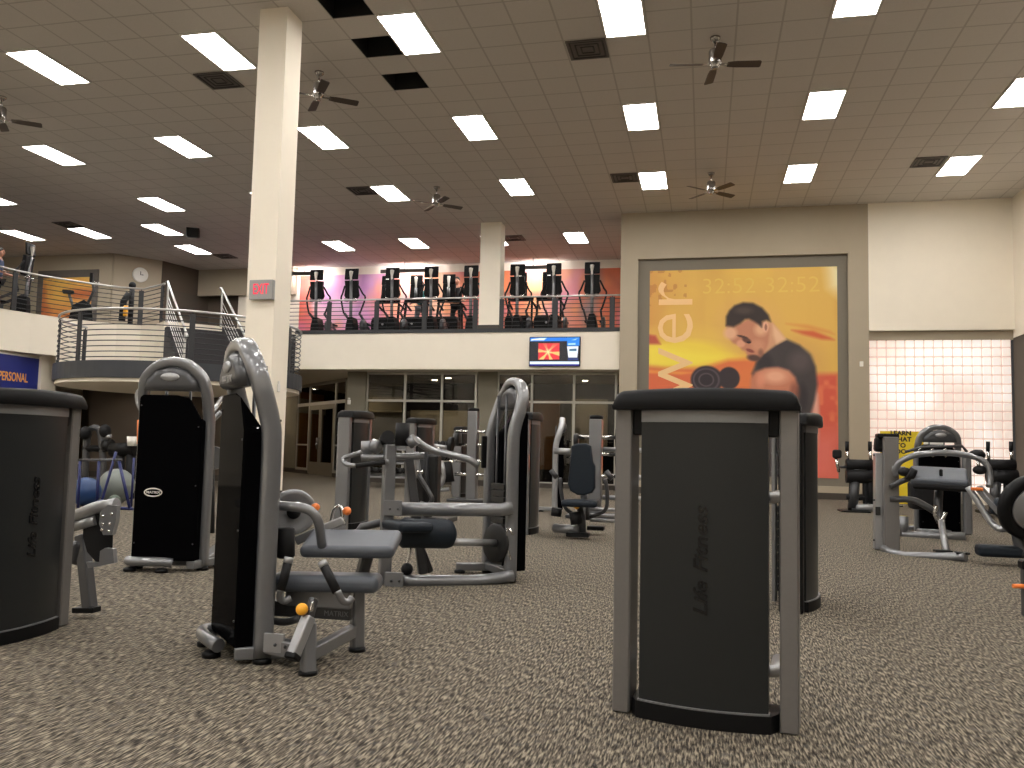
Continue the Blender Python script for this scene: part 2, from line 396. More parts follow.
# walls upstairs
wallbox('wall_upper_back', -15.6, fx0, 25.7, 25.9, Z2, ZC, 'cream')
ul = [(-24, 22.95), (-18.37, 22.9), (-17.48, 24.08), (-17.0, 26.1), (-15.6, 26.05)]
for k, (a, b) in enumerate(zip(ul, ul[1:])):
    struct(MB().bar((*a, (Z2+ZC)/2), (*b, (Z2+ZC)/2), .1, ZC-Z2, bev=0).build('wall_upper_'+('left', 'corner', 'dark', 'end')[k], ('taupe', 'taupe', 'brown_wall', 'brown_wall')[k]))  # left and corner walls are cream; their shade is put into the taupe
struct(MB().bar((-17.35, 24.35, 5.0), (-17.1, 25.5, 5.0), .16, 2.0, bev=0).build('door_3', 'dark_wall'))
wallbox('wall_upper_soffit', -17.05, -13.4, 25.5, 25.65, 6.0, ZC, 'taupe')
wallbox('wall_left_outer', -24.2, -24, -9, 29, 0, ZC, 'cream')
wallbox('wall_back_outer', -24, XR, 28.6, 28.8, 0, ZC, 'brown_wall')
# lower left: cream wall with soffit, pilaster
wallbox('wall_left', -16.3, -16.12, -9, 18.0, 0, Z1, 'cream')
wallbox('trim_4', -16.2, -15.98, 17.58, 18.1, 0, Z1, 'cream')
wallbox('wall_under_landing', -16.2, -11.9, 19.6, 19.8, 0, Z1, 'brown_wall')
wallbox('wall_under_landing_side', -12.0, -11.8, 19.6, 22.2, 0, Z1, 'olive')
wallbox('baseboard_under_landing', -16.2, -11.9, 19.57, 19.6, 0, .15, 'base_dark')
# lower back: grey pillars and storefront windows
YW = 21.75
pa, pb = at(477, 420, YW-.12).x, at(496, 420, YW-.12).x; wallbox('wall_pillar', pa, pb, YW-.12, YW+.1, 0, Z1, 'olive')
pc, pd_ = at(346, 420, YW-.12).x, at(364.5, 420, YW-.12).x; wallbox('wall_pillar_left', pc, pd_, YW-.12, YW+.1, 0, Z1, 'olive')
wallbox('baseboard_pillar', pc, pd_, YW-.15, YW-.12, 0, .15, 'base_dark')
wallbox('baseboard_pillar_right', pa, pb, YW-.15, YW-.12, 0, .15, 'base_dark')
def storefront(n, xs, z0=.12, zm=2.24, z1=Z1):
    f = MB()
    for x in xs: f.box((x, YW, (z0+z1)/2), (.06, .09, z1-z0))
    for z in (z0, zm, z1-.04): f.box(((xs[0]+xs[-1])/2, YW, z), (xs[-1]-xs[0], .07, .06))
    w = struct(f.build('window_%d' % n, 'mullion'))
    g = MB().box(((xs[0]+xs[-1])/2, YW+.01, (z0+z1)/2), (xs[-1]-xs[0], .012, z1-z0)); struct(g.build('window_pane', 'window_glass', w))
    wallbox('baseboard_window_%d' % n, xs[0], xs[-1], YW-.06, YW+.06, 0, z0, 'base_dark')
ax_ = lambda px: at(px, 402, YW).x
storefront(2, [ax_(367), ax_(405), ax_(442), ax_(476)]); storefront(3, [ax_(498), ax_(532), ax_(574), ax_(616)])
# the room behind the windows
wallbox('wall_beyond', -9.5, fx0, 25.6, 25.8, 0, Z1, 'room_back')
wallbox('added_glimpse_panel', -3.95, -2.85, 25.3, 25.4, 1.0, 2.55, 'room_pale'); wallbox('added_glimpse_panel_left', -9.1, -7.1, 25.3, 25.4, 1.15, 2.15, 'room_pale')  # pale panels added to stand in for bright reflections in the lower panes
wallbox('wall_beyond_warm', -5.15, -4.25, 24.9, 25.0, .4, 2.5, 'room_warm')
# chamfered entrance with a double door
A = Vector((-14.3, 27.4, 0)); B = Vector((-10.2, 23.35, 0)); dv = (B-A).normalized(); nv = Vector((-dv.y, dv.x, 0))*-1
Ld = (B-A).length
def dpt(t, z, off=0): p = A+dv*t+nv*off; return (p.x, p.y, z)
def along(px, zz=0):    # distance along the entrance wall seen at photo x (at the height of the eye)
    d = ray(px, 444); t = (A.x*d.y-A.y*d.x)/(dv.y*d.x-dv.x*d.y); return t
def dbar(mb, t0, t1, z0, z1, th=.06, off=0): mb.bar(dpt((t0+t1)/2-abs(t1-t0)/2, (z0+z1)/2, off), dpt((t0+t1)/2+abs(t1-t0)/2, (z0+z1)/2, off), th, z1-z0, bev=0)
tl, t0, tm, t1, tr = along(297), along(309), along(320), along(334), along(345)
fr = MB(); ZD = 2.28
for t in (tl, t0-.05, t1+.05, tr): dbar(fr, t-.04, t+.04, 0.12, Z1)
for z in (ZD+.05, Z1-.05): dbar(fr, tl, tr, z-.05, z+.05)
for a, b in ((tl, t0), (t1, tr)): dbar(fr, a, b, .12, .2); dbar(fr, a, b, .95, 1.0)
ent = struct(fr.build('window_4', 'mullion'))
gl = MB(); dbar(gl, tl, t0-.05, .2, Z1, .012); dbar(gl, t1+.05, tr, .2, Z1, .012); dbar(gl, t0, t1, ZD+.1, Z1, .012); struct(gl.build('window_pane', 'window_glass', ent))
for k, (a, b) in enumerate(((t0, tm), (tm, t1))):
    d = MB(); st = .13
    dbar(d, a+.01, a+st, .02, ZD); dbar(d, b-st, b-.01, .02, ZD); dbar(d, a+st, b-st, .02, .42); dbar(d, a+st, b-st, ZD-.15, ZD)
    dd = struct(d.build('door_%d' % (k+1), 'door_frame'))
    g = MB(); dbar(g, a+st, b-st, .42, ZD-.15, .012); struct(g.build('door_pane', 'window_glass', dd))
    h = MB(); q = (b-.07 if k == 0 else a+.07); h.tube([dpt(q, .85, .04), dpt(q, .85, .10), dpt(q, 1.2, .10), dpt(q, 1.2, .04)], .015, 8); struct(h.build('door_handle', 'chrome', dd))
ow = MB(); dbar(ow, -3.5, tl, 0, Z1, .08); dbar(ow, tr, Ld+.4, 0, Z1, .08); struct(ow.build('wall_entrance', 'olive'))
bw = MB(); dbar(bw, -3.5, tl, 0, .15, .1, .01); dbar(bw, tr, Ld+.4, 0, .15, .1, .01); dbar(bw, tl, t0-.05, 0, .12, .1); dbar(bw, t1+.05, tr, 0, .12, .1); struct(bw.build('baseboard_entrance', 'base_dark'))
wallbox('wall_vestibule', -19, -13.75, 28.35, 28.45, 0, Z1, 'room_warm'); wallbox('wall_vestibule_end', -13.75, -10.0, 28.35, 28.45, 0, Z1, 'olive'); wallbox('wall_vestibule_header', -19, -10, 28.25, 28.35, 2.2, 2.75, 'room_pale')

# ------------------------------------------------------------------ curved landing, stairs and railings
LC = Vector((-10.8, 15.8, 0)); LR = 2.45; ZL = 2.46
def arc(r, a0, a1, n, z): return [Vector((LC.x+r*math.cos(a0+(a1-a0)*k/n), LC.y+r*math.sin(a0+(a1-a0)*k/n), z)) for k in range(n+1)]
def disc(r, z0, z1, n=72): return MB().slab([(p.x, p.y) for p in arc(r, 0, 2*PI*(n-1)/n, n-1, 0)], z0, z1)
struct(disc(LR, ZL-.32, ZL).build('floor_landing', 'band_dark'))
struct(disc(LR-.05, ZL-.39, ZL-.32).build('trim_6', 'cream'))
struct(MB().slab([(-13.4, 17.4), (-11.6, 16.6), (-10.6, 17.8), (-12.4, 19.6), (-13.4, 19)], ZL-.32, ZL-.02).build('floor_landing_back', 'band_dark'))
def railing(paths_posts, path, zb, h, label, nrod=8, posts=None, cat='railing', top='rail_silver', group=None, rr=.010):
    r = thing('railing', label, cat, (path[0].x, path[0].y, zb), 0, group); inv = Vector(r.location)
    P = [Vector((p.x, p.y, zb))-inv for p in path]
    MB().tube([p+Vector((0, 0, h)) for p in P], .024, 10).build('top_rail', top, r)
    for k in range(nrod): MB().tube([p+Vector((0, 0, .07+(h-.16)*k/(nrod-1))) for p in P], rr, 6).build('rod', 'rail_dark', r)
    for q in posts:
        i = min(int(q), len(P)-2); c = P[i].lerp(P[i+1], q-i); d = (P[i+1]-P[i]).normalized()
        MB().bar(c-d*.055, c+d*.055, .03, .001).build('x', 'rail_dark') if False else None
        b = MB(); R = Matrix((d, Vector((-d.y, d.x, 0)), Vector((0, 0, 1)))).transposed().to_4x4()
        b.box(c+Vector((0, 0, (h-.05)/2)), (paths_posts, .035, h-.05), R, .006); b.tube([c+Vector((0, 0, h-.06)), c+Vector((0, 0, h))], .012, 6); b.build('post', 'rail_dark', r)
    return r
fz = MB()
for a, b in zip(edge[9:11], edge[10:12]): fz.slab([a, b, (b[0]-.06, b[1]+.05), (a[0]-.06, a[1]+.05)], 2.3, Z2-.02)
for v in fz.bm.verts: v.co.x += .03; v.co.y -= .03
struct(fz.build('wall_stairs', 'stair_dark'))
a0 = math.radians(-178); a1 = math.radians(52)
lp = arc(LR-.06, a0, a1, 46, 0)
railing(.10, lp, ZL, .97, 'curved railing of the round landing, silver handrail over dark rods', 9, posts=[0.2, 6, 14.2, 25, 36, 45.8])
def lerp2(a, b, n): return [Vector((a[0]+(b[0]-a[0])*k/n, a[1]+(b[1]-a[1])*k/n, 0)) for k in range(n+1)]
bx = lambda px: at(px, 330, YB+.06).x
rl = lerp2((-12.0, YB+.06), (-5.76, YB+.06), 40)
pos = [(bx(p)+12.0)/6.24*40 for p in (328.5, 376, 424, 475)]
railing(.13, rl, Z2, .93, 'long balcony railing left of the upper column, in front of the pink mural', 8, posts=[.3]+pos)
rl = lerp2((-5.2, YB+.06), (fx0-.02, YB+.06), 20)
railing(.13, rl, Z2, .93, 'short balcony railing between the upper column and the mural wall', 8, posts=[(bx(p)+5.2)/(fx0-.02+5.2)*20 for p in (501, 555, 612)])
ue = [Vector((-15.93, -3+19.3*k/30, 0)) for k in range(31)]+[Vector((x+.05, y-.02, 0)) for x, y in edge[2:7]]+[Vector((-13.8, 18.75, 0)), Vector((-13.25, 18.42, 0))]
railing(.12, ue, Z2, .95, 'upper left railing curving towards the top of the stairs', 8, posts=[24.2, 28.0, 30.3, 34.9, 36.8])
# stairs from the landing to the upper floor
sd = Vector((.707, -.707, 0)); sw = Vector((.707, .707, 0)); top = Vector((-13.2, 18.4, 0)); NS = 9
stp = MB()
for k in range(NS):
    z1 = Z2-(Z2-ZL)/NS*(k+1)+.0; c = top+sd*(.29*(k+.5))+sw*.7
    stp.box((c.x, c.y, (z1+ZL-.3)/2), (.30, 1.36, z1-ZL+.3), Matrix((sd, sw, Vector((0, 0, 1)))).transposed().to_4x4())
struct(stp.build('floor_stairs', 'stair_dark'))
def handrail(off, label):
    r = thing('stair_handrail', label, 'handrail', top+sw*off+Vector((0, 0, Z2)))
    L = .29*NS; dz = Z2-ZL
    def p(t, z): return sd*(L*t)+Vector((0, 0, -dz*t+z))
    MB().tube([p(-.08, .90), p(-.02, .98), p(.95, .98), p(1.02, .86)], .026, 10).build('top_rail', 'rail_silver', r)
    MB().tube([p(.02, .84)+sw*.06, p(.96, .84)+sw*.06], .02, 8).build('grab_rail', 'rail_silver', r)
    for k in range(5): MB().tube([p(.03, .16+.13*k), p(.96, .16+.13*k)], .010, 6).build('rod', 'rail_silver', r)
    for t in (.02, .97): MB().bar(p(t, 0), p(t, .96), .04, .08, up=sd).build('post', 'rail_silver', r)
    return r
handrail(.04, 'silver sloping stair handrail left of the dark stairs above the landing')
handrail(1.36, 'silver sloping stair handrail beside the cream column, right of the dark stairs')

# ------------------------------------------------------------------ ceiling fittings
def light(x, y, label, L=1.19):
    t = thing('ceiling_light', label, 'ceiling light', (x, y, ZC), 0, 'recessed ceiling light panels')
    f = MB(); w = .59
    for s in (-1, 1): f.box((s*(w/2-.012), 0, -.012), (.024, L, .022)); f.box((0, s*(L/2-.012), -.012), (w-.05, .024, .022))
    f.build('frame', 'light_frame', t); MB().box((0, 0, -.008), (w-.05, L-.05, .012)).build('diffuser', 'diffuser', t)
    return t
LX = lambda i: -1.116+3.041*i
LY = lambda j: 11.015+3.573*j
seen = {(0, 0): 'light panel at the top edge right of the dark vent, nearest above the mural wall', (-1, 0): 'large light panel beside the black missing tiles', (-2, 0): 'light panel just left of the big cream column, near the top', (-3, 0): 'light panel in the top left corner of the photo', (1, 0): 'light panel cut by the top edge, right of the nearest ceiling fan',
 (-4, 1): 'light panel at far left below the fan blade', (-3, 1): 'light panel left of the cream column, second row back', (-2, 1): 'light panel touching the right side of the cream column', (-1, 1): 'light panel in the middle of the ceiling, second row back', (0, 1): 'light panel in front of the mural, second row back', (1, 1): 'light panel right of the fans, second row back', (2, 1): 'light panel cut by the right edge of the photo',
 (-2, 2): 'light panel beside the small fan nearest the balcony', (-1, 2): 'light panel above the upper balcony column, third row back', (0, 2): 'light panel left of the far fan above the mural', (1, 2): 'light panel right of the far fan above the mural', (2, 2): 'light panel beside the vent at far right', (-4, 2): 'light panel above the clock wall, highest of three in a cluster', (-3, 2): 'light panel mostly hidden behind the cream column'}
proto = None
def place(x, y, lab, sc=1):
    global proto
    if proto is None: proto = light(x, y, lab); return proto
    return dup(proto, (x, y, ZC), 0, lab)
for (i, j), lab in seen.items(): place(LX(i), LY(j), lab)
for (x, y, lab) in ((-11.7/1.1, 22.85, 'light panel over the balcony, leftmost above the ellipticals'), (-9.1/1.1, 22.85, 'light panel over the balcony, second from the left'), (-6.45/1.1, 22.85, 'light panel half hidden behind the upper balcony column'), (-3.87/1.1, 22.85, 'light panel over the balcony, right of the upper column'),
    (-14.85, 20.4, 'light panel above the clock wall, middle of three in a cluster'), (-15.4, 22.7, 'light panel above the clock wall, lowest of three, above the dark wall'), (-17.25, 20.45, 'light panel above the upper left mural'), (-19.5, 20.4, 'light panel at far left above the upper elliptical'), (-17.3, 17.0, 'light panel cut by the left edge, above the upper left railing')):
    place(x, y, lab)
for j in range(-5, 1):
    for i in range(-5, 3):
        if (i, j) not in seen: place(LX(i), LY(j), 'light panel of the ceiling beyond the edges of the photo')
for x in (-20, -16.9): place(x, 8, 'light panel of the ceiling beyond the edges of the photo')
def vent(x, y, lab, m='vent_grey'):
    t = thing('ceiling_vent', lab, 'ceiling vent', (x, y, ZC), 0, 'square ceiling vents')
    MB().box((0, 0, -.006), (.55, .55, .01)).build('backing', m, t)
    f = MB()
    for s in (-1, 1): f.box((s*.275, 0, -.012), (.03, .58, .02)); f.box((0, s*.275, -.012), (.52, .03, .02))
    f.build('frame', 'vent_grey', t)
    s = MB()
    for k in range(3):
        a = .09+.075*k
        for q in (-1, 1): s.box((q*a, 0, -.014), (.02, 2*a, .012), Euler((0, q*.5, 0))); s.box((0, q*a, -.014), (2*a, .02, .012), Euler((q*-.5, 0, 0)))
    s.build('louvre', 'vent_dark', t); return t
for (x, y, lab) in ((-7.78, 11.92, 'dark vent below the light panel left of the cream column'), (-1.71, 11.92, 'dark square vent left of the nearest light panel above the mural'), (-7.78, 17.88, 'small vent left of the light panel by the balcony fan'), (-1.71, 17.88, 'small vent left of the far light panel in front of the mural wall'), (4.34, 17.83, 'small vent left of the light panel at far right'), (-5.25, 22.65, 'small vent right of the upper balcony column'), (-17.2, 19.55, 'faint vent above the upper left mural'), (atz(225, 256, ZC).x, atz(225, 256, ZC).y, 'faint vent right of the lowest light panel of the cluster')):
    vent(x, y, lab)
def fan(x, y, rot, lab):
    t = thing('ceiling_fan', lab, 'ceiling fan', (x, y, ZC), 0, 'four-bladed ceiling fans')
    MB().lathe([(0, 0), (.075, 0), (.07, -.03), (.03, -.075), (0, -.075)]).build('canopy', 'fan_metal', t)
    MB().cyl((0, 0, -.06), (0, 0, -.20), .014).build('rod', 'fan_metal', t)
    MB().lathe([(0, -.18), (.075, -.185), (.09, -.21), (.09, -.37), (.085, -.39), (.06, -.41), (.06, -.44), (.045, -.46), (0, -.465)]).build('motor', 'fan_metal', t)
    for k in range(4):
        a = rot+k*PI/2; R = Matrix.Rotation(a, 4, 'Z') @ Matrix.Rotation(-.24, 4, 'X')
        b = MB(); b.slab([(.17, -.05), (.3, -.065), (.62, -.07), (.64, -.05), (.64, .05), (.62, .07), (.3, .065), (.17, .05)], -.004, .004)
        for v in b.bm.verts: v.co = R @ v.co+Vector((0, 0, -.40))
        bl = b.build('blade', 'fan_wood', t)
        c = MB(); c.box((.13, 0, 0), (.14, .04, .008))
        for v in c.bm.verts: v.co = R @ v.co+Vector((0, 0, -.40))
        c.build('blade_bracket', 'fan_metal', bl)
    return t
fan(.12, 11.9, .14, 'nearest ceiling fan, above the mural wall at the top of the photo'); fan(.11, 17.87, .75, 'far ceiling fan just above the mural wall'); fan(-6.01, 11.94, .62, 'ceiling fan immediately right of the big cream column'); fan(-5.98, 17.9, .7, 'ceiling fan in front of the balcony, between two light panels'); fan(-11.97, 11.87, .65, 'ceiling fan cut by the left edge of the photo')
sp = MB(); c = at(193, 232, 20.5); sp.box(c, (.34, .3, .32), Euler((.2, 0, .5)), .02); sp.cyl(c+Vector((0, 0, .1)), (c.x, c.y, ZC), .015)
tag(sp.build('ceiling_speaker', 'black_plastic'), 'black speaker hanging between the ceiling lights above the dark wall', 'speaker')

def added_downlight(x, y, lab, z=Z1):
    t = thing('added_downlight', lab, 'ceiling light', (x, y, z), 0, 'added round fill lamps under the balcony')
    MB().lathe([(.09, 0), (.13, 0), (.13, -.012), (.09, -.006)]).build('trim_ring', 'light_frame', t); MB().lathe([(0, -.004), (.09, -.004), (.09, -.002), (0, -.002)]).build('lens', 'warm_fill_lamp', t)
for x, y in ((-13.0, 24.6), (-15.6, 27.2), (-15.0, 25.3), (-12.2, 23.2), (-13.4, 27.6), (-12.0, 27.2)): added_downlight(x, y, 'added round fill lamp in the soffit near the glass entrance door')  # lamps added to brighten the dark door area and vestibule

for x, y in ((-8.0, 24.3), (-7.35, 23.6), (-3.4, 24.3)): added_downlight(x, y, 'small added round lamp seen through the storefront windows')  # added to light the pale panels; they also show as small lights
# ================================================================== PRINTED WALLS, SIGNS, SCREEN
def poly_mask(X, Y, pts, soft):           # 1 inside the polygon, soft edge
    pts = np.array(pts, float); ins = np.zeros(X.shape, bool); dm = np.full(X.shape, 1e9)
    for (x0, y0), (x1, y1) in zip(pts, np.roll(pts, -1, 0)):
        c = ((y0 > Y) != (y1 > Y)); xi = (x1-x0)*(Y-y0)/(y1-y0+1e-9)+x0; ins ^= c & (X < xi)
        dx, dy = x1-x0, y1-y0; t = np.clip(((X-x0)*dx+(Y-y0)*dy)/(dx*dx+dy*dy+1e-9), 0, 1)
        dm = np.minimum(dm, np.hypot(X-x0-t*dx, Y-y0-t*dy))
    sd = np.where(ins, dm, -dm); return np.clip(sd/soft*.5+.5, 0, 1)
class Paint:
    def __init__(s, X, Y, col): s.X, s.Y = X, Y; s.im = np.ones(X.shape+(3,))*np.array(col)/255
    def mix(s, m, col): s.im = s.im*(1-m[..., None])+np.array(col)/255*m[..., None]
    def poly(s, pts, col, soft=3, a=1): s.mix(poly_mask(s.X, s.Y, pts, soft)*a, col)
    def blob(s, cx, cy, rx, ry, col, a=1, p=1.0, rot=0):
        c, q = math.cos(rot), math.sin(rot); dx, dy = s.X-cx, s.Y-cy
        d = np.hypot((dx*c+dy*q)/rx, (-dx*q+dy*c)/ry); s.mix(np.clip((1-d)*2.5*p, 0, 1)*a, col)
# ---- the big gym mural: a man in a dark sleeveless shirt curling a dumbbell
PT0 = at(650, 271, YF+.09); PB1 = at(838.5, 478.5, YF+.09); px0, px1, pz0, pz1 = PT0.x, PB1.x, PB1.z, PT0.z
w_, h_ = 230, 250
uu, vv = np.meshgrid((np.arange(w_)+.5)/w_, (np.arange(h_)+.5)/h_)
# traced in a 998x768 view of the photo where the print spans these corners
XX = (116-4*vv)+uu*((826-116)+4*vv+4*vv); YY = (122-22*uu)+vv*((914-122)+uu*22)
P = Paint(XX, YY, (221, 176, 84)); n1 = noise2(h_, w_, (9, 8), 3); n2 = noise2(h_, w_, (40, 36), 4); n3 = noise2(h_, w_, (5, 14), 8)
P.mix(np.clip(1-(XX-116)/170, 0, 1)*.75, (206, 146, 70))
P.mix(np.clip((n1-.5)*2, 0, 1)*.5, (236, 196, 84)); P.mix(np.clip(.4-n3, 0, 1)*.6, (206, 148, 72))
P.mix(((n2 > .72) & (XX < 260) & (YY < 260)).astype(float)*.5, (178, 112, 58))
P.poly([(790, 90), (860, 90), (860, 230), (800, 180)], (238, 226, 180), 30)
P.blob(250, 450, 230, 70, (240, 214, 70), .8); P.poly([(100, 415), (150, 420), (300, 440), (470, 455), (540, 470), (470, 490), (300, 500), (100, 497)], (243, 220, 76), 16, .9)
P.poly([(100, 372), (140, 378), (160, 412), (100, 412)], (186, 84, 62), 6)
P.poly([(100, 500), (180, 506), (330, 502), (420, 470), (560, 460), (600, 520), (560, 920), (100, 920)], (214, 98, 62), 12, .92)
P.poly([(100, 512), (220, 516), (300, 520), (240, 530), (100, 526)], (236, 160, 70), 5, .7); P.poly([(300, 520), (560, 450), (620, 520), (560, 600), (300, 620)], (226, 132, 66), 40, .6)
P.poly([(660, 350), (740, 352), (800, 376), (815, 386), (770, 384), (700, 366)], (208, 96, 56), 7); P.poly([(640, 325), (720, 330), (800, 352), (815, 364), (740, 348)], (214, 130, 62), 8, .7)
P.poly([(690, 520), (830, 516), (840, 930), (690, 930)], (212, 90, 66), 12); P.mix(poly_mask(XX, YY, [(750, 540), (830, 540), (830, 720), (750, 720)], 10)*np.clip((n2-.55)*3, 0, 1)*.5, (235, 140, 90))
P.poly([(690, 750), (840, 730), (840, 930), (690, 930)], (226, 118, 104), 50, .8)
# halo, back arm, shirt
P.blob(500, 330, 150, 130, (214, 158, 110), .5, .5); P.blob(660, 480, 150, 140, (190, 130, 90), .45, .5)
P.poly([(690, 640), (742, 545), (756, 600), (762, 700), (758, 790), (735, 900), (690, 900)], (206, 142, 122), 8); P.poly([(735, 560), (756, 600), (760, 700), (748, 700)], (228, 170, 150), 8, .8)
P.poly([(640, 385), (690, 408), (728, 444), (748, 490), (754, 560), (744, 620), (728, 680), (712, 760), (700, 920), (560, 920), (560, 620), (520, 560), (512, 520), (528, 480), (556, 440), (600, 405)], (62, 54, 54), 7)
P.blob(690, 470, 60, 60, (92, 80, 78), .7, .6); P.blob(560, 480, 40, 50, (38, 33, 35), .8, .7); P.blob(700, 610, 26, 70, (40, 34, 36), .8, .6)
# neck and face
P.poly([(560, 315), (590, 322), (612, 350), (640, 386), (600, 410), (560, 440), (520, 420), (540, 360)], (206, 152, 116), 6)
P.poly([(590, 330), (612, 352), (638, 386), (604, 404), (592, 370)], (232, 190, 150), 7, .8)
P.poly([(414, 334), (440, 338), (470, 325), (495, 310), (530, 315), (560, 318), (578, 345), (574, 400), (560, 438), (532, 470), (506, 472), (494, 452), (488, 436), (474, 430), (462, 412), (440, 404), (420, 378)], (190, 126, 96), 5)
P.blob(430, 365, 34, 32, (226, 176, 140), .9, .8); P.blob(545, 350, 34, 34, (228, 180, 142), .8, .6); P.blob(535, 410, 34, 30, (205, 145, 112), .8, .6); P.blob(470, 405, 20, 18, (222, 160, 130), .8)
P.blob(492, 392, 22, 12, (84, 50, 42), .9, 1, .4); P.blob(476, 378, 26, 6, (70, 44, 36), .9, 1, .25); P.blob(500, 400, 10, 5, (40, 24, 22), 1)
P.blob(505, 432, 20, 8, (128, 62, 54), .9, 1, .35); P.blob(520, 460, 34, 16, (70, 48, 42), .9, .8, .1); P.blob(545, 440, 14, 22, (120, 80, 64), .7, .6)
P.blob(563, 338, 14, 26, (226, 172, 140), 1); P.blob(564, 340, 6, 16, (130, 80, 64), .8)
P.poly([(413, 336), (414, 300), (426, 276), (446, 256), (478, 244), (516, 246), (550, 264), (574, 292), (582, 318), (566, 312), (550, 318), (548, 340), (538, 330), (520, 318), (500, 308), (486, 310), (468, 326), (442, 340)], (46, 34, 30), 6)
P.blob(480, 275, 50, 22, (78, 62, 56), .7, .6)
# shoulder and upper arm
P.poly([(508, 540), (524, 514), (560, 498), (610, 494), (650, 506), (674, 532), (682, 566), (674, 610), (640, 640), (560, 640), (500, 640)], (196, 122, 92), 7)
P.blob(600, 530, 70, 40, (232, 172, 140), .9, .6); P.blob(545, 545, 24, 40, (226, 150, 120), .7, .6); P.blob(672, 590, 26, 50, (130, 74, 56), .7, .7)
# dumbbell
for cx, cy, rx, ry in ((425, 540, 44, 46), (340, 548, 66, 58)):
    P.blob(cx, cy, rx, ry, (48, 38, 42), 1, 3)
for r_, c_ in ((.84, (92, 78, 86)), (.74, (40, 32, 36)), (.5, (84, 70, 76)), (.4, (36, 28, 32))): P.blob(338, 548, 66*r_, 58*r_, c_, .9, 3)
mural = thing('wall_mural', 'big orange gym mural of a man in a dark sleeveless shirt curling a dumbbell', 'mural', (px0, YF+.10, pz0))
sheet('print', lin(P.im), (0, 0, 0), (1, 0, 0), (0, 0, 1), px1-px0, pz1-pz0, 'printed_sheet', mural)
W2 = lambda x, y: at(x, y, YF+.085)-Vector((px0, YF+.10, pz0))
q = W2(674, 392); q0 = W2(674, 276); L_ = q0.z-q.z
tw = text('lettering', 'power', 1.86, 'poster_word', mural, basis((q0.x-.10, -.0135, q0.z-.12), (0, 0, 1), (-1, 0, 0)), .001, 'RIGHT', bold=-.014)
c_ = W2(757, 286); [text('numerals', '32:52', .54, 'poster_digits', mural, basis((c_.x+dx_, -.0135, c_.z), (1, 0, 0), (0, 0, 1)), .0008, sx=1.08, bold=-.006) for dx_ in (-.66, .80)]
# ---- pink and orange mural upstairs
mw, mh = 330, 80; MX0, MX1 = -13.3, fx0; uu, vv = np.meshgrid((np.arange(mw)+.5)/mw, (np.arange(mh)+.5)/mh)
PXX = 292+uu*(620-292); PYY = 262+vv*70
PYY = 266+vv*66
Q = Paint(PXX, PYY, (226, 150, 120)); k1 = noise2(mh, mw, (3, 12), 21); k2 = noise2(mh, mw, (6, 24), 22)
stops = [(285, (216, 92, 76)), (302, (224, 120, 104)), (312, (236, 196, 204)), (345, (230, 190, 222)), (365, (214, 160, 206)), (385, (228, 150, 140)), (405, (238, 176, 130)), (430, (240, 190, 160)), (452, (226, 140, 110)), (475, (218, 116, 72)), (505, (222, 124, 92)), (530, (238, 176, 132)), (560, (216, 150, 130)), (590, (206, 108, 74)), (625, (190, 96, 58))]
for ch in range(3): Q.im[..., ch] = np.interp(PXX+(k1-.5)*24, [s_[0] for s_ in stops], [s_[1][ch]/255 for s_ in stops])
Q.mix(np.clip((vv-.45)*2.2, 0, 1)*np.clip((540-PXX)/120, 0, 1)*.75, (226, 112, 150)); Q.mix(np.clip((vv-.5)*2.2, 0, 1)*np.clip((PXX-500)/60, 0, 1)*.7, (226, 122, 100))
Q.mix(np.clip((k2-.6)*2.5, 0, 1)*.5, (206, 130, 196)); Q.mix(np.clip((.36-k2)*3, 0, 1)*.4, (240, 160, 90))
Q.poly([(356, 262), (362, 262), (360, 290), (352, 300)], (180, 132, 186), 4, .7)
Q.poly([(574, 258), (583, 258), (588, 275), (584, 300), (574, 312), (570, 300), (578, 285), (577, 270)], (140, 124, 124), 5, .9)
Q.poly([(596, 272), (612, 280), (625, 278), (625, 290), (600, 300), (608, 290)], (166, 92, 66), 5, .7); Q.poly([(490, 284), (540, 285), (540, 287), (490, 287)], (150, 110, 110), 2, .7)
pm = thing('wall_mural', 'pink and orange painted mural along the balcony wall behind the cardio machines', 'mural', (MX0, 25.69, Z2+.1))
sheet('print', lin(Q.im), (0, 0, 0), (1, 0, 0), (0, 0, 1), MX1-MX0, 2.55, 'printed_sheet', pm)
# ---- orange mural on the upper left wall, in a dark frame
um = thing('wall_mural', 'orange and yellow framed mural on the upper left wall', 'mural', (-20.9, 22.84, Z2+.05))
mw, mh = 70, 70; uu, vv = np.meshgrid((np.arange(mw)+.5)/mw, (np.arange(mh)+.5)/mh); k1 = noise2(mh, mw, (4, 3), 31)
U = Paint(uu, vv, (226, 168, 84)); U.mix(np.clip((vv-.35)*2, 0, 1), (212, 110, 64)); U.mix(np.clip((k1-.5)*2.4, 0, 1)*.7, (236, 190, 90)); U.mix(np.clip((.35-k1)*3, 0, 1)*.8, (176, 76, 48))
sheet('print', lin(U.im), (0, 0, 0), (1, 0, 0), (0, 0, 1), 1.86, 2.12, 'printed_sheet', um)
b = MB(); b.box((.93, 0, 2.24), (2.26, .05, .24)); b.box((1.96, 0, 1.08), (.2, .05, 2.1)); b.box((-.1, 0, 1.08), (.2, .05, 2.1)); b.build('frame', 'vent_grey', um)
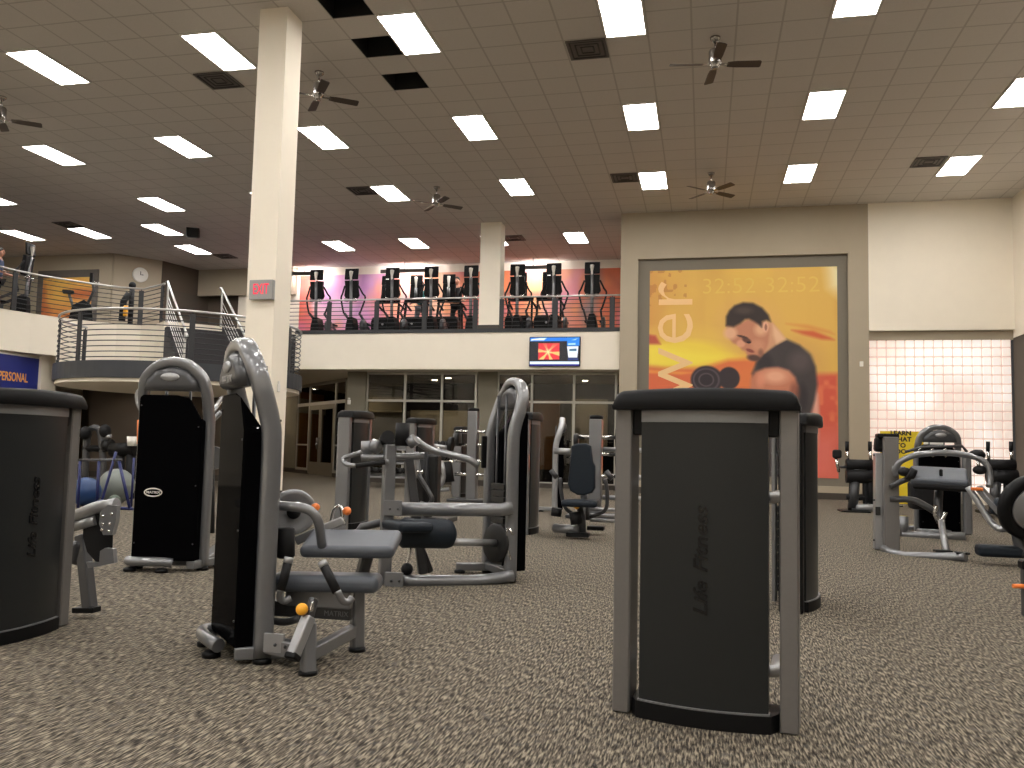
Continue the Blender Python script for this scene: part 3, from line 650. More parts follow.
# ---- television
t0_, t1_ = at(530, 337.5, YB-.10), at(579, 365.5, YB-.10); W_, H_ = t1_.x-t0_.x, t0_.z-t1_.z
tv = thing('television', 'wall television with a red sunburst picture on the cream balcony front', 'television', (t0_.x, YB-.03, t1_.z))
MB().box((W_/2, -.01, H_/2), (W_+.04, .06, H_+.04), None, .008).build('casing', 'black_plastic', tv)
uu, vv = np.meshgrid((np.arange(120)+.5)/120, (np.arange(72)+.5)/72); T = Paint(uu*100, vv*60, (3, 6, 24))
T.poly([(0, 0), (100, 0), (100, 8), (0, 8)], (20, 120, 225), .5); T.poly([(1, 7), (3, 3), (20, 1), (34, 1), (28, 6), (8, 6)], (235, 245, 255), 1)
T.poly([(75, 0), (100, 0), (100, 18), (75, 18)], (24, 128, 226), .5); T.poly([(77, 13), (92, 12), (92, 16), (77, 16)], (180, 225, 250), 1); T.poly([(84, 6), (96, 2), (92, 6)], (170, 215, 250), 1)
T.poly([(75, 19), (98, 19), (96, 43), (78, 43)], (235, 240, 250), .6); T.poly([(80, 25), (94, 24), (94, 29), (80, 29)], (40, 90, 120), 1); T.poly([(77, 44), (98, 44), (98, 49), (77, 49)], (24, 50, 110), .6)
T.poly([(0, 51), (100, 51), (100, 57), (0, 57)], (225, 240, 255), .6); T.poly([(0, 57.5), (100, 57.5), (100, 60), (0, 60)], (44, 40, 150), .5)
rm = poly_mask(T.X, T.Y, [(17, 12), (60, 12), (60, 47), (17, 47)], .6); T.mix(rm, (226, 52, 60)); ang = np.arctan2(T.Y-31, T.X-37)
T.mix(rm*np.clip((np.sin(ang*6+.6)-.2)*3, 0, 1)*np.clip((T.Y-14)/20+.2, 0, 1), (250, 190, 110)); T.mix(rm*np.clip(1-np.hypot(T.X-37, T.Y-31)/9, 0, 1), (255, 236, 160))
sheet('screen', lin(T.im), (0, -.0405, 0), (1, 0, 0), (0, 0, 1), W_, H_, 'screen_print', tv, .004)
# ---- exit sign on the column
e0 = at(249.5, 280, 9.93); e1 = at(272, 299, 9.93); ex = thing('exit_sign', 'grey exit sign with red letters on the big cream column', 'sign', ((e0.x+e1.x)/2, 10.0, (e0.z+e1.z)/2))
MB().box((0, -.035, 0), (e1.x-e0.x, .07, e0.z-e1.z), None, .006).build('housing', 'exit_grey', ex)
text('lettering', 'EXIT', .20, 'exit_red', ex, basis((.0, -.072, 0), (1, 0, 0), (0, 0, 1)), .002, bold=.0015, sx=.56)
# notice boxes on the column side
nb = thing('notice_holder', 'white and blue notice holder strapped around the cream column', 'sign holder', (-5.535, 10.0, 1.0))
b = MB(); b.box((.012, .12, .15), (.05, .24, .20), None, .006); b.box((.012, .12, -.09), (.05, .24, .09), None, .006); b.box((-.06, -.012, .15), (.19, .03, .20), None, .006); b.box((-.06, -.012, -.09), (.19, .03, .09), None, .006); b.build('holder', 'white_plastic', nb); MB().box((.01, .12, .0), (.045, .23, .11)).box((-.06, -.012, 0), (.185, .026, .11)).build('panel', 'ball_navy', nb); MB().box((.03, .10, .30), (.07, .22, .03), None, .006).build('lid', 'black_plastic', nb)
# ---- blue PERSONAL sign
s0, s1 = atx(0, 357.5, -16.05), atx(40, 359, -16.05); bs = thing('wall_sign', 'dark blue wall sign with orange capital letters at the left edge', 'sign', (-16.1, s1.y, s1.z))
LL = 3.4; MB().box((.02, -LL/2, -.5), (.04, LL, 1.0)).build('board', 'sign_blue', bs)
f_ = MB(); f_.box((.02, -LL/2, .02), (.05, LL+.04, .04)); f_.build('frame', 'white_board', bs)
l0 = atx(28, 378, -16.05); text('lettering', 'PERSONAL', .30, 'sign_orange', bs, basis((.043, l0.y-s1.y, l0.z-s1.z-.02), (0, 1, 0), (0, 0, 1)), .002, 'RIGHT', bold=.004, sx=.60)
# ---- yellow standing banner by the glass blocks
g0, g1 = at(880, 431, 18.6), at(945, 506, 18.6); yb = thing('standing_banner', 'yellow banner with black capital letters in front of the glass blocks', 'sign', (g0.x, 18.6, 0))
WB, HB = g1.x-g0.x, g0.z; MB().box((WB*.34, 0, HB/2+.03), (WB*.68, .03, HB-.06)).build('panel', 'sign_yellow', yb); MB().box((WB*.84, 0, HB/2+.03), (WB*.31, .03, HB-.06)).build('side_panel', 'white_board', yb)
c_ = at(901, 442.5, 18.57)-Vector((g0.x, 18.6, 0)); text('lettering', 'LEARN\nWHAT\nTO\nDO', .125, 'print_black', yb, basis((c_.x, -.018, c_.z), (1, 0, 0), (0, 0, 1)), .002, bold=.005, sx=1.05)
b = MB(); b.box((WB*.2, 0, .02), (.3, .3, .03)); b.box((WB*.8, 0, .02), (.3, .3, .03)); b.build('foot', 'graphite', yb)
# ---- small wall things
ck = at(140.5, 275, 23.5); cl = thing('wall_clock', 'round white wall clock on the upper corner wall', 'clock', (-17.84, 23.5, ck.z)); cn = Vector((.8, -.6, 0))
Mx = Matrix((Vector((.6, .8, 0)), Vector((0, 0, 1)), cn)).transposed().to_4x4()
MB().lathe([(0, 0), (.24, 0), (.24, .05), (.2, .06), (0, .045)], Mx).build('case', 'wall_clock', cl)
b = MB(); b.box(Mx @ Vector((.0, .05, .06)), (.015, .015, .12)); b.box(Mx @ Vector((.05, 0, .06)), (.08, .06, .012)); b.build('hand', 'print_black', cl)
b = MB().box(at(869.5-8, 364, YF-.02)-Vector((0, 0, 0)), (.08, .03, .12), None, .008); tag(b.build('wall_switch', 'white_plastic'), 'small white wall switch right of the big mural', 'switch')
b = MB().box(at(349, 402, YW-.13), (.09, .04, .13), None, .01); b.box(at(349, 398.5, YW-.16), (.05, .05, .04)); tag(b.build('card_reader', 'white_plastic'), 'small white box on the grey pillar beside the glass door', 'card reader')
b = MB().box(at(281, 388, 10.2)+Vector((.0, 0, 0)), (.015, .07, .1), None, .004); b.box(at(281, 383, 10.2), (.016, .04, .05), None, .004); o = tag(b.build('wall_outlet', 'white_plastic'), 'small white outlet on the right side of the big cream column', 'outlet'); o.location.x = -5.533-at(281, 388, 10.2).x
# ---- wall-wash lamp bars upstairs
for (a, c, lab) in ((-13.2, -11.95, 'grey lamp bar hanging over the balcony, half hidden by the big cream column'), (-9.99, -8.36, 'grey lamp bar hanging over the balcony, left of the upper column'), (-5.66, -4.49, 'grey lamp bar hanging over the balcony, right of the upper column')):
    z_ = 6.60; t = thing('lamp_bar', lab, 'wall washer lamp', ((a+c)/2*25.1/24.5, 25.15, ZC), 0, 'hanging lamp bars upstairs'); dz_ = z_-ZC
    b = MB(); b.box((0, -.02, dz_), (c-a, .03, .12), None, .008); b.box((0, .03, dz_+.055), (c-a, .10, .02), None, .004); b.build('housing', 'vent_grey', t); MB().box((0, .03, dz_), (c-a-.06, .05, .05)).build('tube', 'wash_lamp', t); MB().cyl((0, 0, dz_+.04), (0, 0, 0), .012).build('rod', 'graphite', t)
# ================================================================== STRENGTH MACHINES ON THE GYM FLOOR
def arcpts(hw, y_side, y_mid, n=14):      # bulging front edge from left to right
    return [(-hw+2*hw*k/n, y_side+(y_mid-y_side)*(1-(2*k/n-1)**2)) for k in range(n+1)]
def smooth_mesh(o, a=35):
    me = o.data; me.polygons.foreach_set('use_smooth', [True]*len(me.polygons))
    try: me.set_sharp_from_angle(angle=math.radians(a))
    except Exception: pass
    return o
def shroud_tower(label, loc, rotz, H=1.0, letters=True, grey='pillar_grey', name='weight_stack_machine', extra=None, group=None):
    t = thing(name, label, 'weight machine', loc, rotz, group); t.scale = (1, 1, H)
    for s in (-1, 1):
        MB().box((s*.308, .045, .585), (.066, .15, 1.165), None, .006).build('pillar', grey, t)
    smooth_mesh(MB().slab(arcpts(.236, -.035, -.072)+[(.236, .03), (-.236, .03)], .055, 1.115).build('front_panel', 'smoked_panel', t))
    smooth_mesh(MB().slab(arcpts(.236, -.039, -.076)+[(.236, .0), (-.236, .0)], 1.115, 1.16).build('accent_strip', 'strip_grey', t))
    smooth_mesh(MB().slab(arcpts(.245, -.05, -.088)+[(.27, .0), (.27, .12), (-.27, .12), (-.27, .0)], .0, .062).build('base', 'black_plastic', t))
    smooth_mesh(MB().slab(arcpts(.240, -.045, -.081)+[(.24, .0), (-.24, .0)], .062, .067).build('base_trim', 'strip_grey', t))
    MB().box((0, .05, 1.115), (.55, .12, .10), None, .004).build('top_beam', 'black_plastic', t)
    # cap: rounded, bulging forward
    bm = bmesh.new(); n = 56; rows = []
    for k in range(n+1):
        u = -1+2*k/n; x = .349*u; tt = max(0, (abs(u)-.86)/.14); ez = .052*(1-math.sqrt(max(0, 1-tt*tt))); yf = -.06-.045*(1-u*u); arch = .012*(1-u*u)
        ring = [(x, .135, 1.165), (x, yf+.004, 1.165-.004), (x, yf, 1.175), (x, yf+.004, 1.215+arch-ez*.8), (x, yf+.02, 1.232+arch-ez), (x, .10, 1.232+arch-ez), (x, .135, 1.212+arch-ez)]
        rows.append([bm.verts.new(p) for p in ring])
    for A, B in zip(rows, rows[1:]):
        for i in range(7): bm.faces.new((A[i], A[(i+1) % 7], B[(i+1) % 7], B[i]))
    bm.faces.new(rows[0]); bm.faces.new(rows[-1][::-1]); bmesh.ops.recalc_face_normals(bm, faces=bm.faces)
    me = bpy.data.meshes.new('cap'); bm.to_mesh(me); bm.free(); me.materials.append(MAT['black_plastic']); cp = bpy.data.objects.new('cap', me); COL.objects.link(cp); cp.parent = t; smooth_mesh(cp, 50)
    if letters: [text('lettering', w_, .072, 'letter_black', t, basis((.0, -.073, z_), (0, 0, 1), (-1, 0, 0)), .004, shear=.25, bold=.001, sx=1.22) for w_, z_ in (('Life', .462), ('Fitness', .678))]
    w = MB()
    for k in range(11): w.box((0, .11, .12+.05*k), (.30, .10, .044), None, .004)
    w.build('weight_stack', 'weight_iron', t)
    g = MB()
    for s in (-1, 1): g.cyl((s*.11, .11, .06), (s*.11, .11, 1.1), .011, 8)
    g.build('guide_rod', 'chrome', t)
    r = MB()
    for s in (-1, 1): r.bar((s*.19, .17, .04), (s*.19, .17, 1.12), .03, .05)
    for z in (.12, .86, .98): r.cyl((-.21, .17, z), (.21, .17, z), .018, 8)
    r.build('rear_frame', 'silver', t)
    return t
fg = shroud_tower('nearest grey and black weight stack tower with raised vertical lettering, in front of the mural', (0, 3.31, 0), -.13, 1.0)
# the machine behind the nearest tower, seen through its gaps
for x_, z_ in ((-.235, .86), (.235, .83), (.235, .16), (-.235, .14)): MB().tube([(x_*.8, .20, z_), (x_*1.05, .22, z_), (x_*1.05, .42, z_)], .024, 10).build('cross_tube', 'silver_light', fg)
shroud_tower('dark weight stack tower seen edge-on just behind the nearest tower, right of it', (.665, 6.0, 0), PI/2*.84, 1.03, False, 'black_plastic')
lt = shroud_tower('large weight stack tower with raised lettering cut by the left edge', (-3.36, 3.63, 0), PI/2, 1.0)
# chest machine parts behind the left tower: cam, arm, leg
LM = lt.matrix_world
def lp(x, y, Y=4.15):          # photo point at depth Y in the left tower's own frame
    p = at(x, y, Y)-Vector((-3.36, 3.63, 0)); return (p.y, -p.x, p.z)
b = MB(); b.bar(lp(82, 535, 4.22), lp(90, 609), .06, .065, up=(1, 0, 0)); b.box(lp(80, 552, 4.22), (.12, .08, .14), None, .03, 2); b.build('leg', 'graphite', lt)
MB().bar(lp(76, 609.5), lp(97, 609.5), .07, .03, bev=.004).build('foot', 'black_plastic', lt)
b = MB(); b.tube([lp(72, 518), lp(95, 508), lp(117, 504)], .036, 10); b.tube([lp(72, 527), lp(96, 520)], .03, 10); b.build('arm', 'silver_light', lt)
b = MB(); pts = [(101, 503), (110, 510), (113, 530), (112, 552), (106, 562), (96, 562), (87, 552), (83, 538), (83, 522), (90, 508)]
A_ = [Vector(lp(*q)) for q in pts]; B_ = [Vector(lp(*q))+Vector((.03, .02, 0)) for q in pts]; va = [b.bm.verts.new(p) for p in A_]; vb = [b.bm.verts.new(p) for p in B_]; b.bm.faces.new(va); b.bm.faces.new(vb[::-1])
for i in range(10): b.bm.faces.new((va[i], vb[i], vb[(i+1) % 10], va[(i+1) % 10]))
b.build('cam', 'black_soft', lt)
def plate_part(pts, name, m, par, fn, th=.02, Y=4.12):
    b = MB(); va = [b.bm.verts.new(fn(*q, Y)) for q in pts]; off = Vector((th, 0, 0)); vb = [b.bm.verts.new(Vector(fn(*q, Y))+off) for q in pts]; n = len(pts); b.bm.faces.new(va); b.bm.faces.new(vb[::-1])
    for i in range(n): b.bm.faces.new((va[i], vb[i], vb[(i+1) % n], va[(i+1) % n]))
    return b.build(name, m, par)
pl_ = plate_part([(100, 512), (108, 505), (117, 506), (116, 520), (112, 535), (103, 535), (99, 524)], 'pivot_plate', 'silver_light', lt, lp, .03, 4.10)
for q in ((103, 516), (112, 514), (103, 524), (110, 524), (102, 530), (109, 531)): MB().ball(lp(*q, 4.10), .010, 8).build('bolt', 'chrome', pl_)
plate_part([(100, 551), (105, 548), (113, 549), (114, 563), (100, 566), (88, 568), (86, 562), (99, 563)], 'stop_plate', 'silver_light', lt, lp, .03, 4.10)

def arch_tower(t, s=1.0, hood=True, m='silver', bumper=True):
    """parts of a tall tower: silver arch over a black acrylic shroud; front is -y"""
    hw = .245; path = [(-hw, .0, .03), (-hw, .0, .5), (-hw, .0, 1.02), (-hw+.004, -.015, 1.16), (-hw+.008, -.055, 1.30), (-.212, -.085, 1.405), (-.15, -.098, 1.475), (-.08, -.10, 1.515), (0, -.10, 1.527)]
    path = path+[(-x, y, z) for x, y, z in path[-2::-1]]
    MB().tube([(x*s, y*s, z*s) for x, y, z in path], .046*s, 24, .037*s, ref=(1, 0, 0), smooth=7, sq=.62).build('arch_frame', m, t)
    poly = [(-.235, .075), (.235, .075), (.235, 1.10), (.15, 1.26), (.05, 1.285), (-.21, 1.285), (-.235, 1.26)]
    shp = MB().prism([(x*s, z*s) for x, z in poly], -.13*s, -.025*s)
    for v in shp.bm.verts:
        if v.co.y > -.05*s and v.co.z > 1.2*s: v.co.z -= .15*s
    bmesh.ops.bevel(shp.bm, geom=shp.bm.edges[:], offset=.012*s, segments=2, affect='EDGES', profile=.5); shp.build('shroud', 'acrylic_black', t)
    sb = MB()
    for x, z in ((.215, .2), (.215, .62), (.215, 1.05), (-.215, .2), (-.215, 1.2)): sb.ball((x*s, -.131*s, z*s), .006*s, 8)
    sb.build('screw', 'graphite', t)
    if hood:
        hp = [(-.205, 1.31), (.205, 1.31), (.185, 1.39), (.12, 1.46), (0, 1.49), (-.12, 1.46), (-.185, 1.39)]
        hd = MB().prism([(x*s, z*s) for x, z in hp], -.165*s, -.04*s, None, .045*s, 4).build('hood', 'graphite', t)
        MB().lathe([(0, 0), (.062*s, 0), (.055*s, .006), (0, .006)], Matrix.Translation((-.0*s, -.166*s, 1.41*s)) @ Matrix.Rotation(PI/2, 4, 'X') @ Matrix.Diagonal((1.15, .5, 1, 1)), 28).build('badge', 'silver_light', hd)
    if bumper:
        bp = [(-.235, .0, .075), (-.245, -.11, .075), (-.225, -.165, .075), (-.14, -.185, .075), (.02, -.185, .075), (.09, -.165, .065)]
        MB().tube([(x*s, y*s, z*s) for x, y, z in bp], .034*s, 12, smooth=5).build('bumper', m, t)
    b = MB(); b.bar((-.245*s, 0, .06*s), (.245*s, 0, .06*s), .07*s, .06*s); b.bar((.2*s, -.12*s, .05*s), (.3*s, .25*s, .05*s), .07*s, .06*s); b.build('base_frame', m, t)
    for x, y in ((-.245, 0), (.245, 0), (.285, .22)) + (((-.225, -.15), (.02, -.18)) if bumper else ()): MB().lathe([(0, 0), (.045*s, 0), (.045*s, .02*s), (.03*s, .03*s), (0, .03*s)], Matrix.Translation((x*s, y*s, 0)), 14).build('foot', 'black_plastic', t)
    g = MB()
    for x in (-.09, .09): g.cyl((x*s, .0, .1*s), (x*s, .0, 1.42*s), .010*s, 8)
    g.build('guide_rod', 'graphite', t)
    w = MB()
    for k in range(12): w.box((0, .0, (.13+.052*k)*s), (.28*s, .055*s, .046*s), None, .003)
    w.build('weight_stack', 'weight_iron', t)
def grip(a, b, t, r=.019, cap='silver_light'):
    g = MB().cyl(a, b, r, 12).build('grip', 'black_soft', t); a, b = Vector(a), Vector(b); d = (b-a).normalized()
    MB().cyl(b-d*.004, b+d*.022, r*1.04, 12).build('grip_cap', cap, g); return g
def pad(t, c, size, rot=None, m='pad_slate', name='pad', bev=None):
    return MB().box(c, size, rot, bev or min(size)*.42, 4).build(name, m, t)
def knob(t, c, d, m='orange', r=.024, name='knob'):
    d = Vector(d).normalized(); q = d.to_track_quat('Z', 'Y').to_matrix().to_4x4(); q.translation = Vector(c)
    return MB().lathe([(0, 0), (r*.5, 0), (r*.5, .015), (r, .02), (r, .035), (r*.8, .045), (0, .047)], q, 14).build(name, m, t)

# ---- tall black tower with an oval badge, left of the big column
ma = thing('weight_stack_machine', 'tall black shroud tower with a white oval badge, left of the big cream column', 'weight machine', (-4.08, 5.92, 0), .20)
arch_tower(ma, 1.06)
ov = MB().tube([(-.10+.068*math.cos(2*PI*k/28), -.1385, .60+.030*math.sin(2*PI*k/28)) for k in range(28)], .005, 6, closed=True).build('badge_ring', 'white_plastic', ma)
text('lettering', 'MATRIX', .026, 'white_plastic', ma, basis((-.10, -.1382, .60), (1, 0, 0), (0, 0, 1)), .001, bold=.0006, sx=1.15)
def rel(t, rz):
    inv = (Matrix.Translation(t.location) @ Matrix.Rotation(rz, 4, 'Z')).inverted(); return lambda x, y, Y: inv @ at(x, y, Y)
mr = rel(ma, .20)
b = MB().tube([mr(142, 412, 5.95), mr(138, 404, 5.95), mr(137, 394, 5.95), mr(140, 390, 5.95), mr(145, 391, 5.95)], .016, 8, smooth=3).build('handle', 'silver_light', ma)
MB().tube([mr(140, 420, 6.0), mr(139.5, 444, 6.0)], .022, 10).build('grip', 'orange', ma)
MB().bar(mr(200, 562, 6.05), mr(222, 545, 6.9), .09, .05).build('floor_beam', 'silver', ma)
MB().tube([mr(209, 418, 6.1), mr(222, 398, 6.5)], .02, 8).build('arm', 'silver', ma)

# ---- nearest bench machine with the slate pads
NR = -.78
nm = thing('leg_machine', 'nearest machine left of centre, slate grey pads, black grips and tall black tower', 'weight machine', (-2.13, 3.74, 0), NR)
arch_tower(nm, .965); NP = rel(nm, NR)
text('lettering', 'MATRIX', .05, 'silver_light', nm, basis((0, -.161, 1.30), (1, 0, 0), (0, 0, 1)), .002, bold=.001)
b = MB(); b.bar(NP(262, 643, 3.58), NP(303, 652, 3.56), .06, .075); b.bar(NP(308, 655, 3.5), NP(358, 628, 3.95), .05, .06); b.build('base_beam', 'silver', nm)
bp_ = MB().box(NP(274, 643, 3.545), (.012, .10, .085), Matrix.Rotation(-NR, 4, 'Z') @ Matrix.Rotation(PI/2, 4, 'Z'), .002).build('bracket', 'silver_light', nm)
for q in ((275, 645), (285, 647)): MB().ball(NP(*q, 3.535), .008, 8).build('bolt', 'graphite', bp_)
def post(a, b_, w=.05, m='silver', name='post'): MB().bar(a, b_, w, w, up=(1, 0, 0), bev=.012, seg=2).build(name, m, nm)
post(NP(308, 674, 3.46), NP(308.5, 622, 3.50), .062); post(NP(357, 648, 3.92), NP(357.5, 588, 3.92), .062)
post(NP(355, 600, 3.95), NP(369, 548, 3.98), .058, 'graphite', 'pad_post')
for q, Y in (((308, 676), 3.46), ((357, 651), 3.92)): MB().lathe([(0, 0), (.042, 0), (.042, .018), (0, .02)], Matrix.Translation(Vector((NP(*q, Y).x, NP(*q, Y).y, 0))), 14).build('foot', 'black_plastic', nm)
ar = MB().bar(NP(293, 656, 3.38), NP(309, 616, 3.46), .05, .05).build('start_arm', 'silver_light', nm); MB().bar(NP(291.5, 660, 3.37), NP(294, 653.5, 3.385), .056, .056).build('end_cap', 'black_plastic', ar)
sl = MB().bar(NP(309, 618, 3.47), NP(314, 598, 3.5), .03, .04).build('selector', 'graphite', nm); MB().bar(NP(311, 612, 3.445), NP(313, 601, 3.46), .012, .02).build('slot', 'chrome', sl)
knob(nm, NP(304, 609.5, 3.46), (NP(298, 609, 3.38)-NP(304, 609.5, 3.46)), 'yellow', .026)
MB().bar(NP(287, 596, 3.78), NP(352, 600, 3.80), .05, .085).build('seat_frame', 'silver', nm)
b = MB(); b.bar(NP(268, 607, 3.80), NP(352, 612, 3.84), .05, .075); b.build('main_beam', 'graphite', nm); text('lettering', 'MATRIX', .035, 'silver', nm, basis(NP(336, 614, 3.80), NP(345, 614.6, 3.80)-NP(330, 613.6, 3.80), (0, 0, 1)), .001)
MB().tube([NP(268, 620, 3.72), NP(285, 622, 3.7), NP(300, 618, 3.7)], .018, 8, smooth=3).build('push_arm', 'graphite', nm)
def padrot(a, b_): # matrix whose x axis runs from a to b
    x = (b_-a).normalized(); z = Vector((0, 0, 1)); y = z.cross(x).normalized(); z = x.cross(y); return Matrix((x, y, z)).transposed().to_4x4()
a, c = NP(272, 581, 3.74), NP(381, 583, 3.84); pad(nm, (a+c)/2, ((c-a).length, .17, .082), padrot(a, c), 'pad_slate', 'seat', .034)
a, c = NP(312, 541, 3.84), NP(392, 542, 3.90); R_ = padrot(a, c) @ Matrix.Rotation(.32, 4, 'X'); pad(nm, (a+c)/2+Vector((0, 0, -.01)), ((c-a).length+.06, .23, .062), R_, 'pad_slate', 'thigh_pad', .026)
MB().tube([NP(285.5, 527, 3.72), NP(285.5, 529, 3.72), NP(285.5, 556, 3.72), NP(285.5, 558, 3.72)], [.034, .044, .044, .034], 16).build('roller', 'black_soft', nm)
MB().tube([NP(266, 506, 3.66), NP(285, 506, 3.66), NP(303, 508, 3.67), NP(313, 513, 3.68), NP(319, 524, 3.7), NP(322, 546, 3.76)], .023, 12, smooth=4).build('lever_arm', 'silver', nm)
for (g0, g1, q) in (((281, 590), (288, 562), ((281, 588), (280, 597), (284, 601), (291, 598))), ((337, 592), (324, 566), ((337, 590), (342, 600), (348, 602), (352, 598)))):
    grip(NP(*g0, 3.58), NP(*g1, 3.60), nm, .021); MB().tube([NP(*p, 3.58+.02*k) for k, p in enumerate(q)], .017, 10, smooth=3).build('grip_stem', 'silver', nm)
dc = NP(293, 512, 3.98); dn = Vector((math.cos(-NR-.5), math.sin(-NR-.5), 0)); Mx = Vector(NP(300, 512, 3.70)-NP(293, 512, 3.98)).normalized().to_track_quat('Z', 'Y').to_matrix().to_4x4(); Mx.translation = dc
dk = MB().lathe([(0, -.05), (.108, -.05), (.116, -.04), (.116, .02), (.108, .03), (.09, .026), (.03, .022), (0, .022)], Mx, 32).build('cam_disc', 'silver', nm); MB().lathe([(0, .02), (.035, .02), (.035, .05), (0, .055)], Mx, 16).build('hub', 'black_plastic', dk)
knob(nm, NP(312, 508, 3.86), NP(322, 505, 3.8)-NP(308, 508, 3.86), 'orange', .02); MB().bar(NP(296, 541, 3.95), NP(344, 520, 4.0), .035, .045).build('adjuster_bar', 'silver_light', nm)
lv = MB().tube([NP(331, 524, 4.0), NP(334, 510, 4.0), NP(341, 507, 4.0), NP(343, 522, 4.0)], .010, 8, smooth=3).build('lever', 'chrome', nm); MB().ball(NP(347, 511, 4.0), .022, 12).build('lever_knob', 'orange', lv)
MB().tube([NP(340, 508, 4.0), NP(346, 511, 4.0)], .008, 6).build('lever_pin', 'chrome', lv)

# ---- prone machine with the open arch, centre
CR = math.radians(125)
cm = thing('leg_curl_machine', 'silver machine with two long beams, round black roll pad and open arch, centre', 'weight machine', (-1.56, 6.46, 0), CR)
arch_tower(cm, 1.0, True, 'silver', False); CP = rel(cm, CR)
hb = MB()
def cbar(name, a, Ya, b_, Yb, w, h, m='silver'): return MB().bar(CP(*a, Ya), CP(*b_, Yb), w, h, bev=.012).build(name, m, cm)
def ctube(name, pts, Y0, Y1, r, m='silver', sm=3): n = len(pts)-1; return MB().tube([CP(*p, Y0+(Y1-Y0)*k/n) for k, p in enumerate(pts)], r, 10, smooth=sm).build(name, m, cm)
MB().tube([CP(512, 508, 6.2), CP(500, 510, 6.16), CP(392, 509, 5.85)], .045, 12, .05).build('upper_beam', 'silver', cm)
MB().tube([CP(513, 576, 6.2), CP(492, 579, 6.12), CP(470, 581, 6.05), CP(395, 581, 5.8)], .045, 12, .045, smooth=2).build('lower_beam', 'silver', cm)
for q, Y in (((393, 508), 5.80), ((394, 580), 5.76)):
    g = MB().box(CP(*q, Y), (.14, .012, .11), Matrix.Rotation(-CR, 4, 'Z'), .004).build('bracket', 'silver', cm)
    for dx in (-3, 5): MB().ball(CP(q[0]+dx, q[1]+1, Y-.015), .010, 8).build('bolt', 'graphite', g)
cbar('post', (384, 588), 5.85, (390, 444), 5.85, .085, .085, 'silver'); cbar('post', (423, 574), 6.15, (408, 455), 6.15, .07, .06, 'graphite')
cbar('foot_bar', (377, 589), 5.85, (396, 593), 5.7, .08, .05, 'graphite'); cbar('strut', (430, 572), 6.3, (418, 540), 6.2, .05, .05, 'graphite')
ctube('cross_bar', [(361, 458), (390, 457), (424, 456)], 5.8, 5.95, .026)
ctube('handle', [(362, 452), (350, 456), (343, 459), (346, 464), (356, 466)], 5.75, 5.7, .018); grip(CP(356, 466, 5.7), CP(386, 462, 5.75), cm, .018, 'silver')
ctube('arm', [(414, 438), (421, 444), (432, 450), (452, 455), (470, 460), (478, 466)], 5.9, 6.0, .026, 'silver')
for (a, c, r, m, nm_) in (((367, 441), (367, 455), .045, 'silver', 'pivot'), ((388, 437), (385, 441), .05, 'black_soft', 'end_roller'), ((403, 423), (402, 446), .052, 'black_soft', 'roller'), ((416, 439), (409, 444), .045, 'silver', 'pivot'), ((372, 445), (380, 448), .05, 'silver', 'pivot')):
    MB().tube([CP(*a, 5.86), CP(*c, 5.86)] if nm_ != 'end_roller' else [CP(*a, 5.80), CP(*c, 5.95)], r, 14).build(nm_, m, cm)
MB().tube([CP(352, 541, 5.95), CP(362, 527, 5.97), CP(388, 521, 6.0)], .03, 12).build('pad_rail', 'graphite', cm)
MB().tube([CP(399, 533, 5.70), CP(403, 533, 5.71), CP(446, 534, 5.93), CP(451, 534, 5.95), CP(452.5, 534, 5.96)], [.085, .105, .105, .095, .06], 20).build('roll_pad', 'pad_navy', cm)
a, c = CP(390, 526, 5.62), CP(424, 526, 5.80); pad(cm, (a+c)/2, ((c-a).length, .35, .07), padrot(a, c), 'pad_navy', 'bench_pad', .03)
ctube('pivot_tube', [(452, 542), (497, 543)], 5.95, 6.3, .028, 'silver_light', 1)
pc = CP(497, 543, 6.3); Mp = Vector((CP(497, 543, 6.3)-CP(452, 542, 5.95))).normalized().to_track_quat('Z', 'Y').to_matrix().to_4x4(); Mp.translation = pc
pd = MB().lathe([(0, -.02), (.05, -.02), (.14, -.025), (.15, -.015), (.14, 0), (.15, .015), (.14, .025), (.05, .02), (0, .02)], Mp, 32).build('pulley', 'weight_iron', cm); MB().lathe([(0, .02), (.022, .02), (.022, .05), (0, .05)], Mp, 12).build('hub', 'chrome', pd)
ctube('cable_guard', [(513, 535), (508, 528), (507, 545), (511, 560)], 6.22, 6.22, .008, 'chrome')
ctube('lever', [(402, 576), (408, 560), (410, 545), (405, 540)], 5.85, 5.9, .012, 'chrome'); MB().ball(CP(407, 569, 5.85), .045, 12).build('lever_roller', 'black_soft', cm)
MB().box(CP(484.5, 452, 6.62), (.03, .05, .26), None, .006).build('number_plate', 'black_plastic', cm); ctube('inner_beam', [(486, 566), (512, 568)], 6.7, 6.25, .03, 'silver', 1)

# ---- middle distance: shroud towers facing right
t1_ = shroud_tower('grey and black weight tower standing left of the pale machine posts, nearest the glass door', (-4.12, 9.62, 0), PI/2, 1.14, False, 'silver')
def sub(t, rz): return rel(t, rz)
t2_ = shroud_tower('grey and black weight tower right of the centre arch machine, beside the chest press', (-2.03, 10.0, 0), PI/2, 1.16, False, 'silver')
t3_ = shroud_tower('black weight tower in the gap behind the centre machine arm, under the second window pane', (-4.38, 12.8, 0), PI/2*.9, 1.17, False, 'silver')
t4_ = shroud_tower('distant grey and black tower before the storefront windows, left of the plate post', (-4.82, 16.7, 0), PI/2, 1.15, False, 'silver')
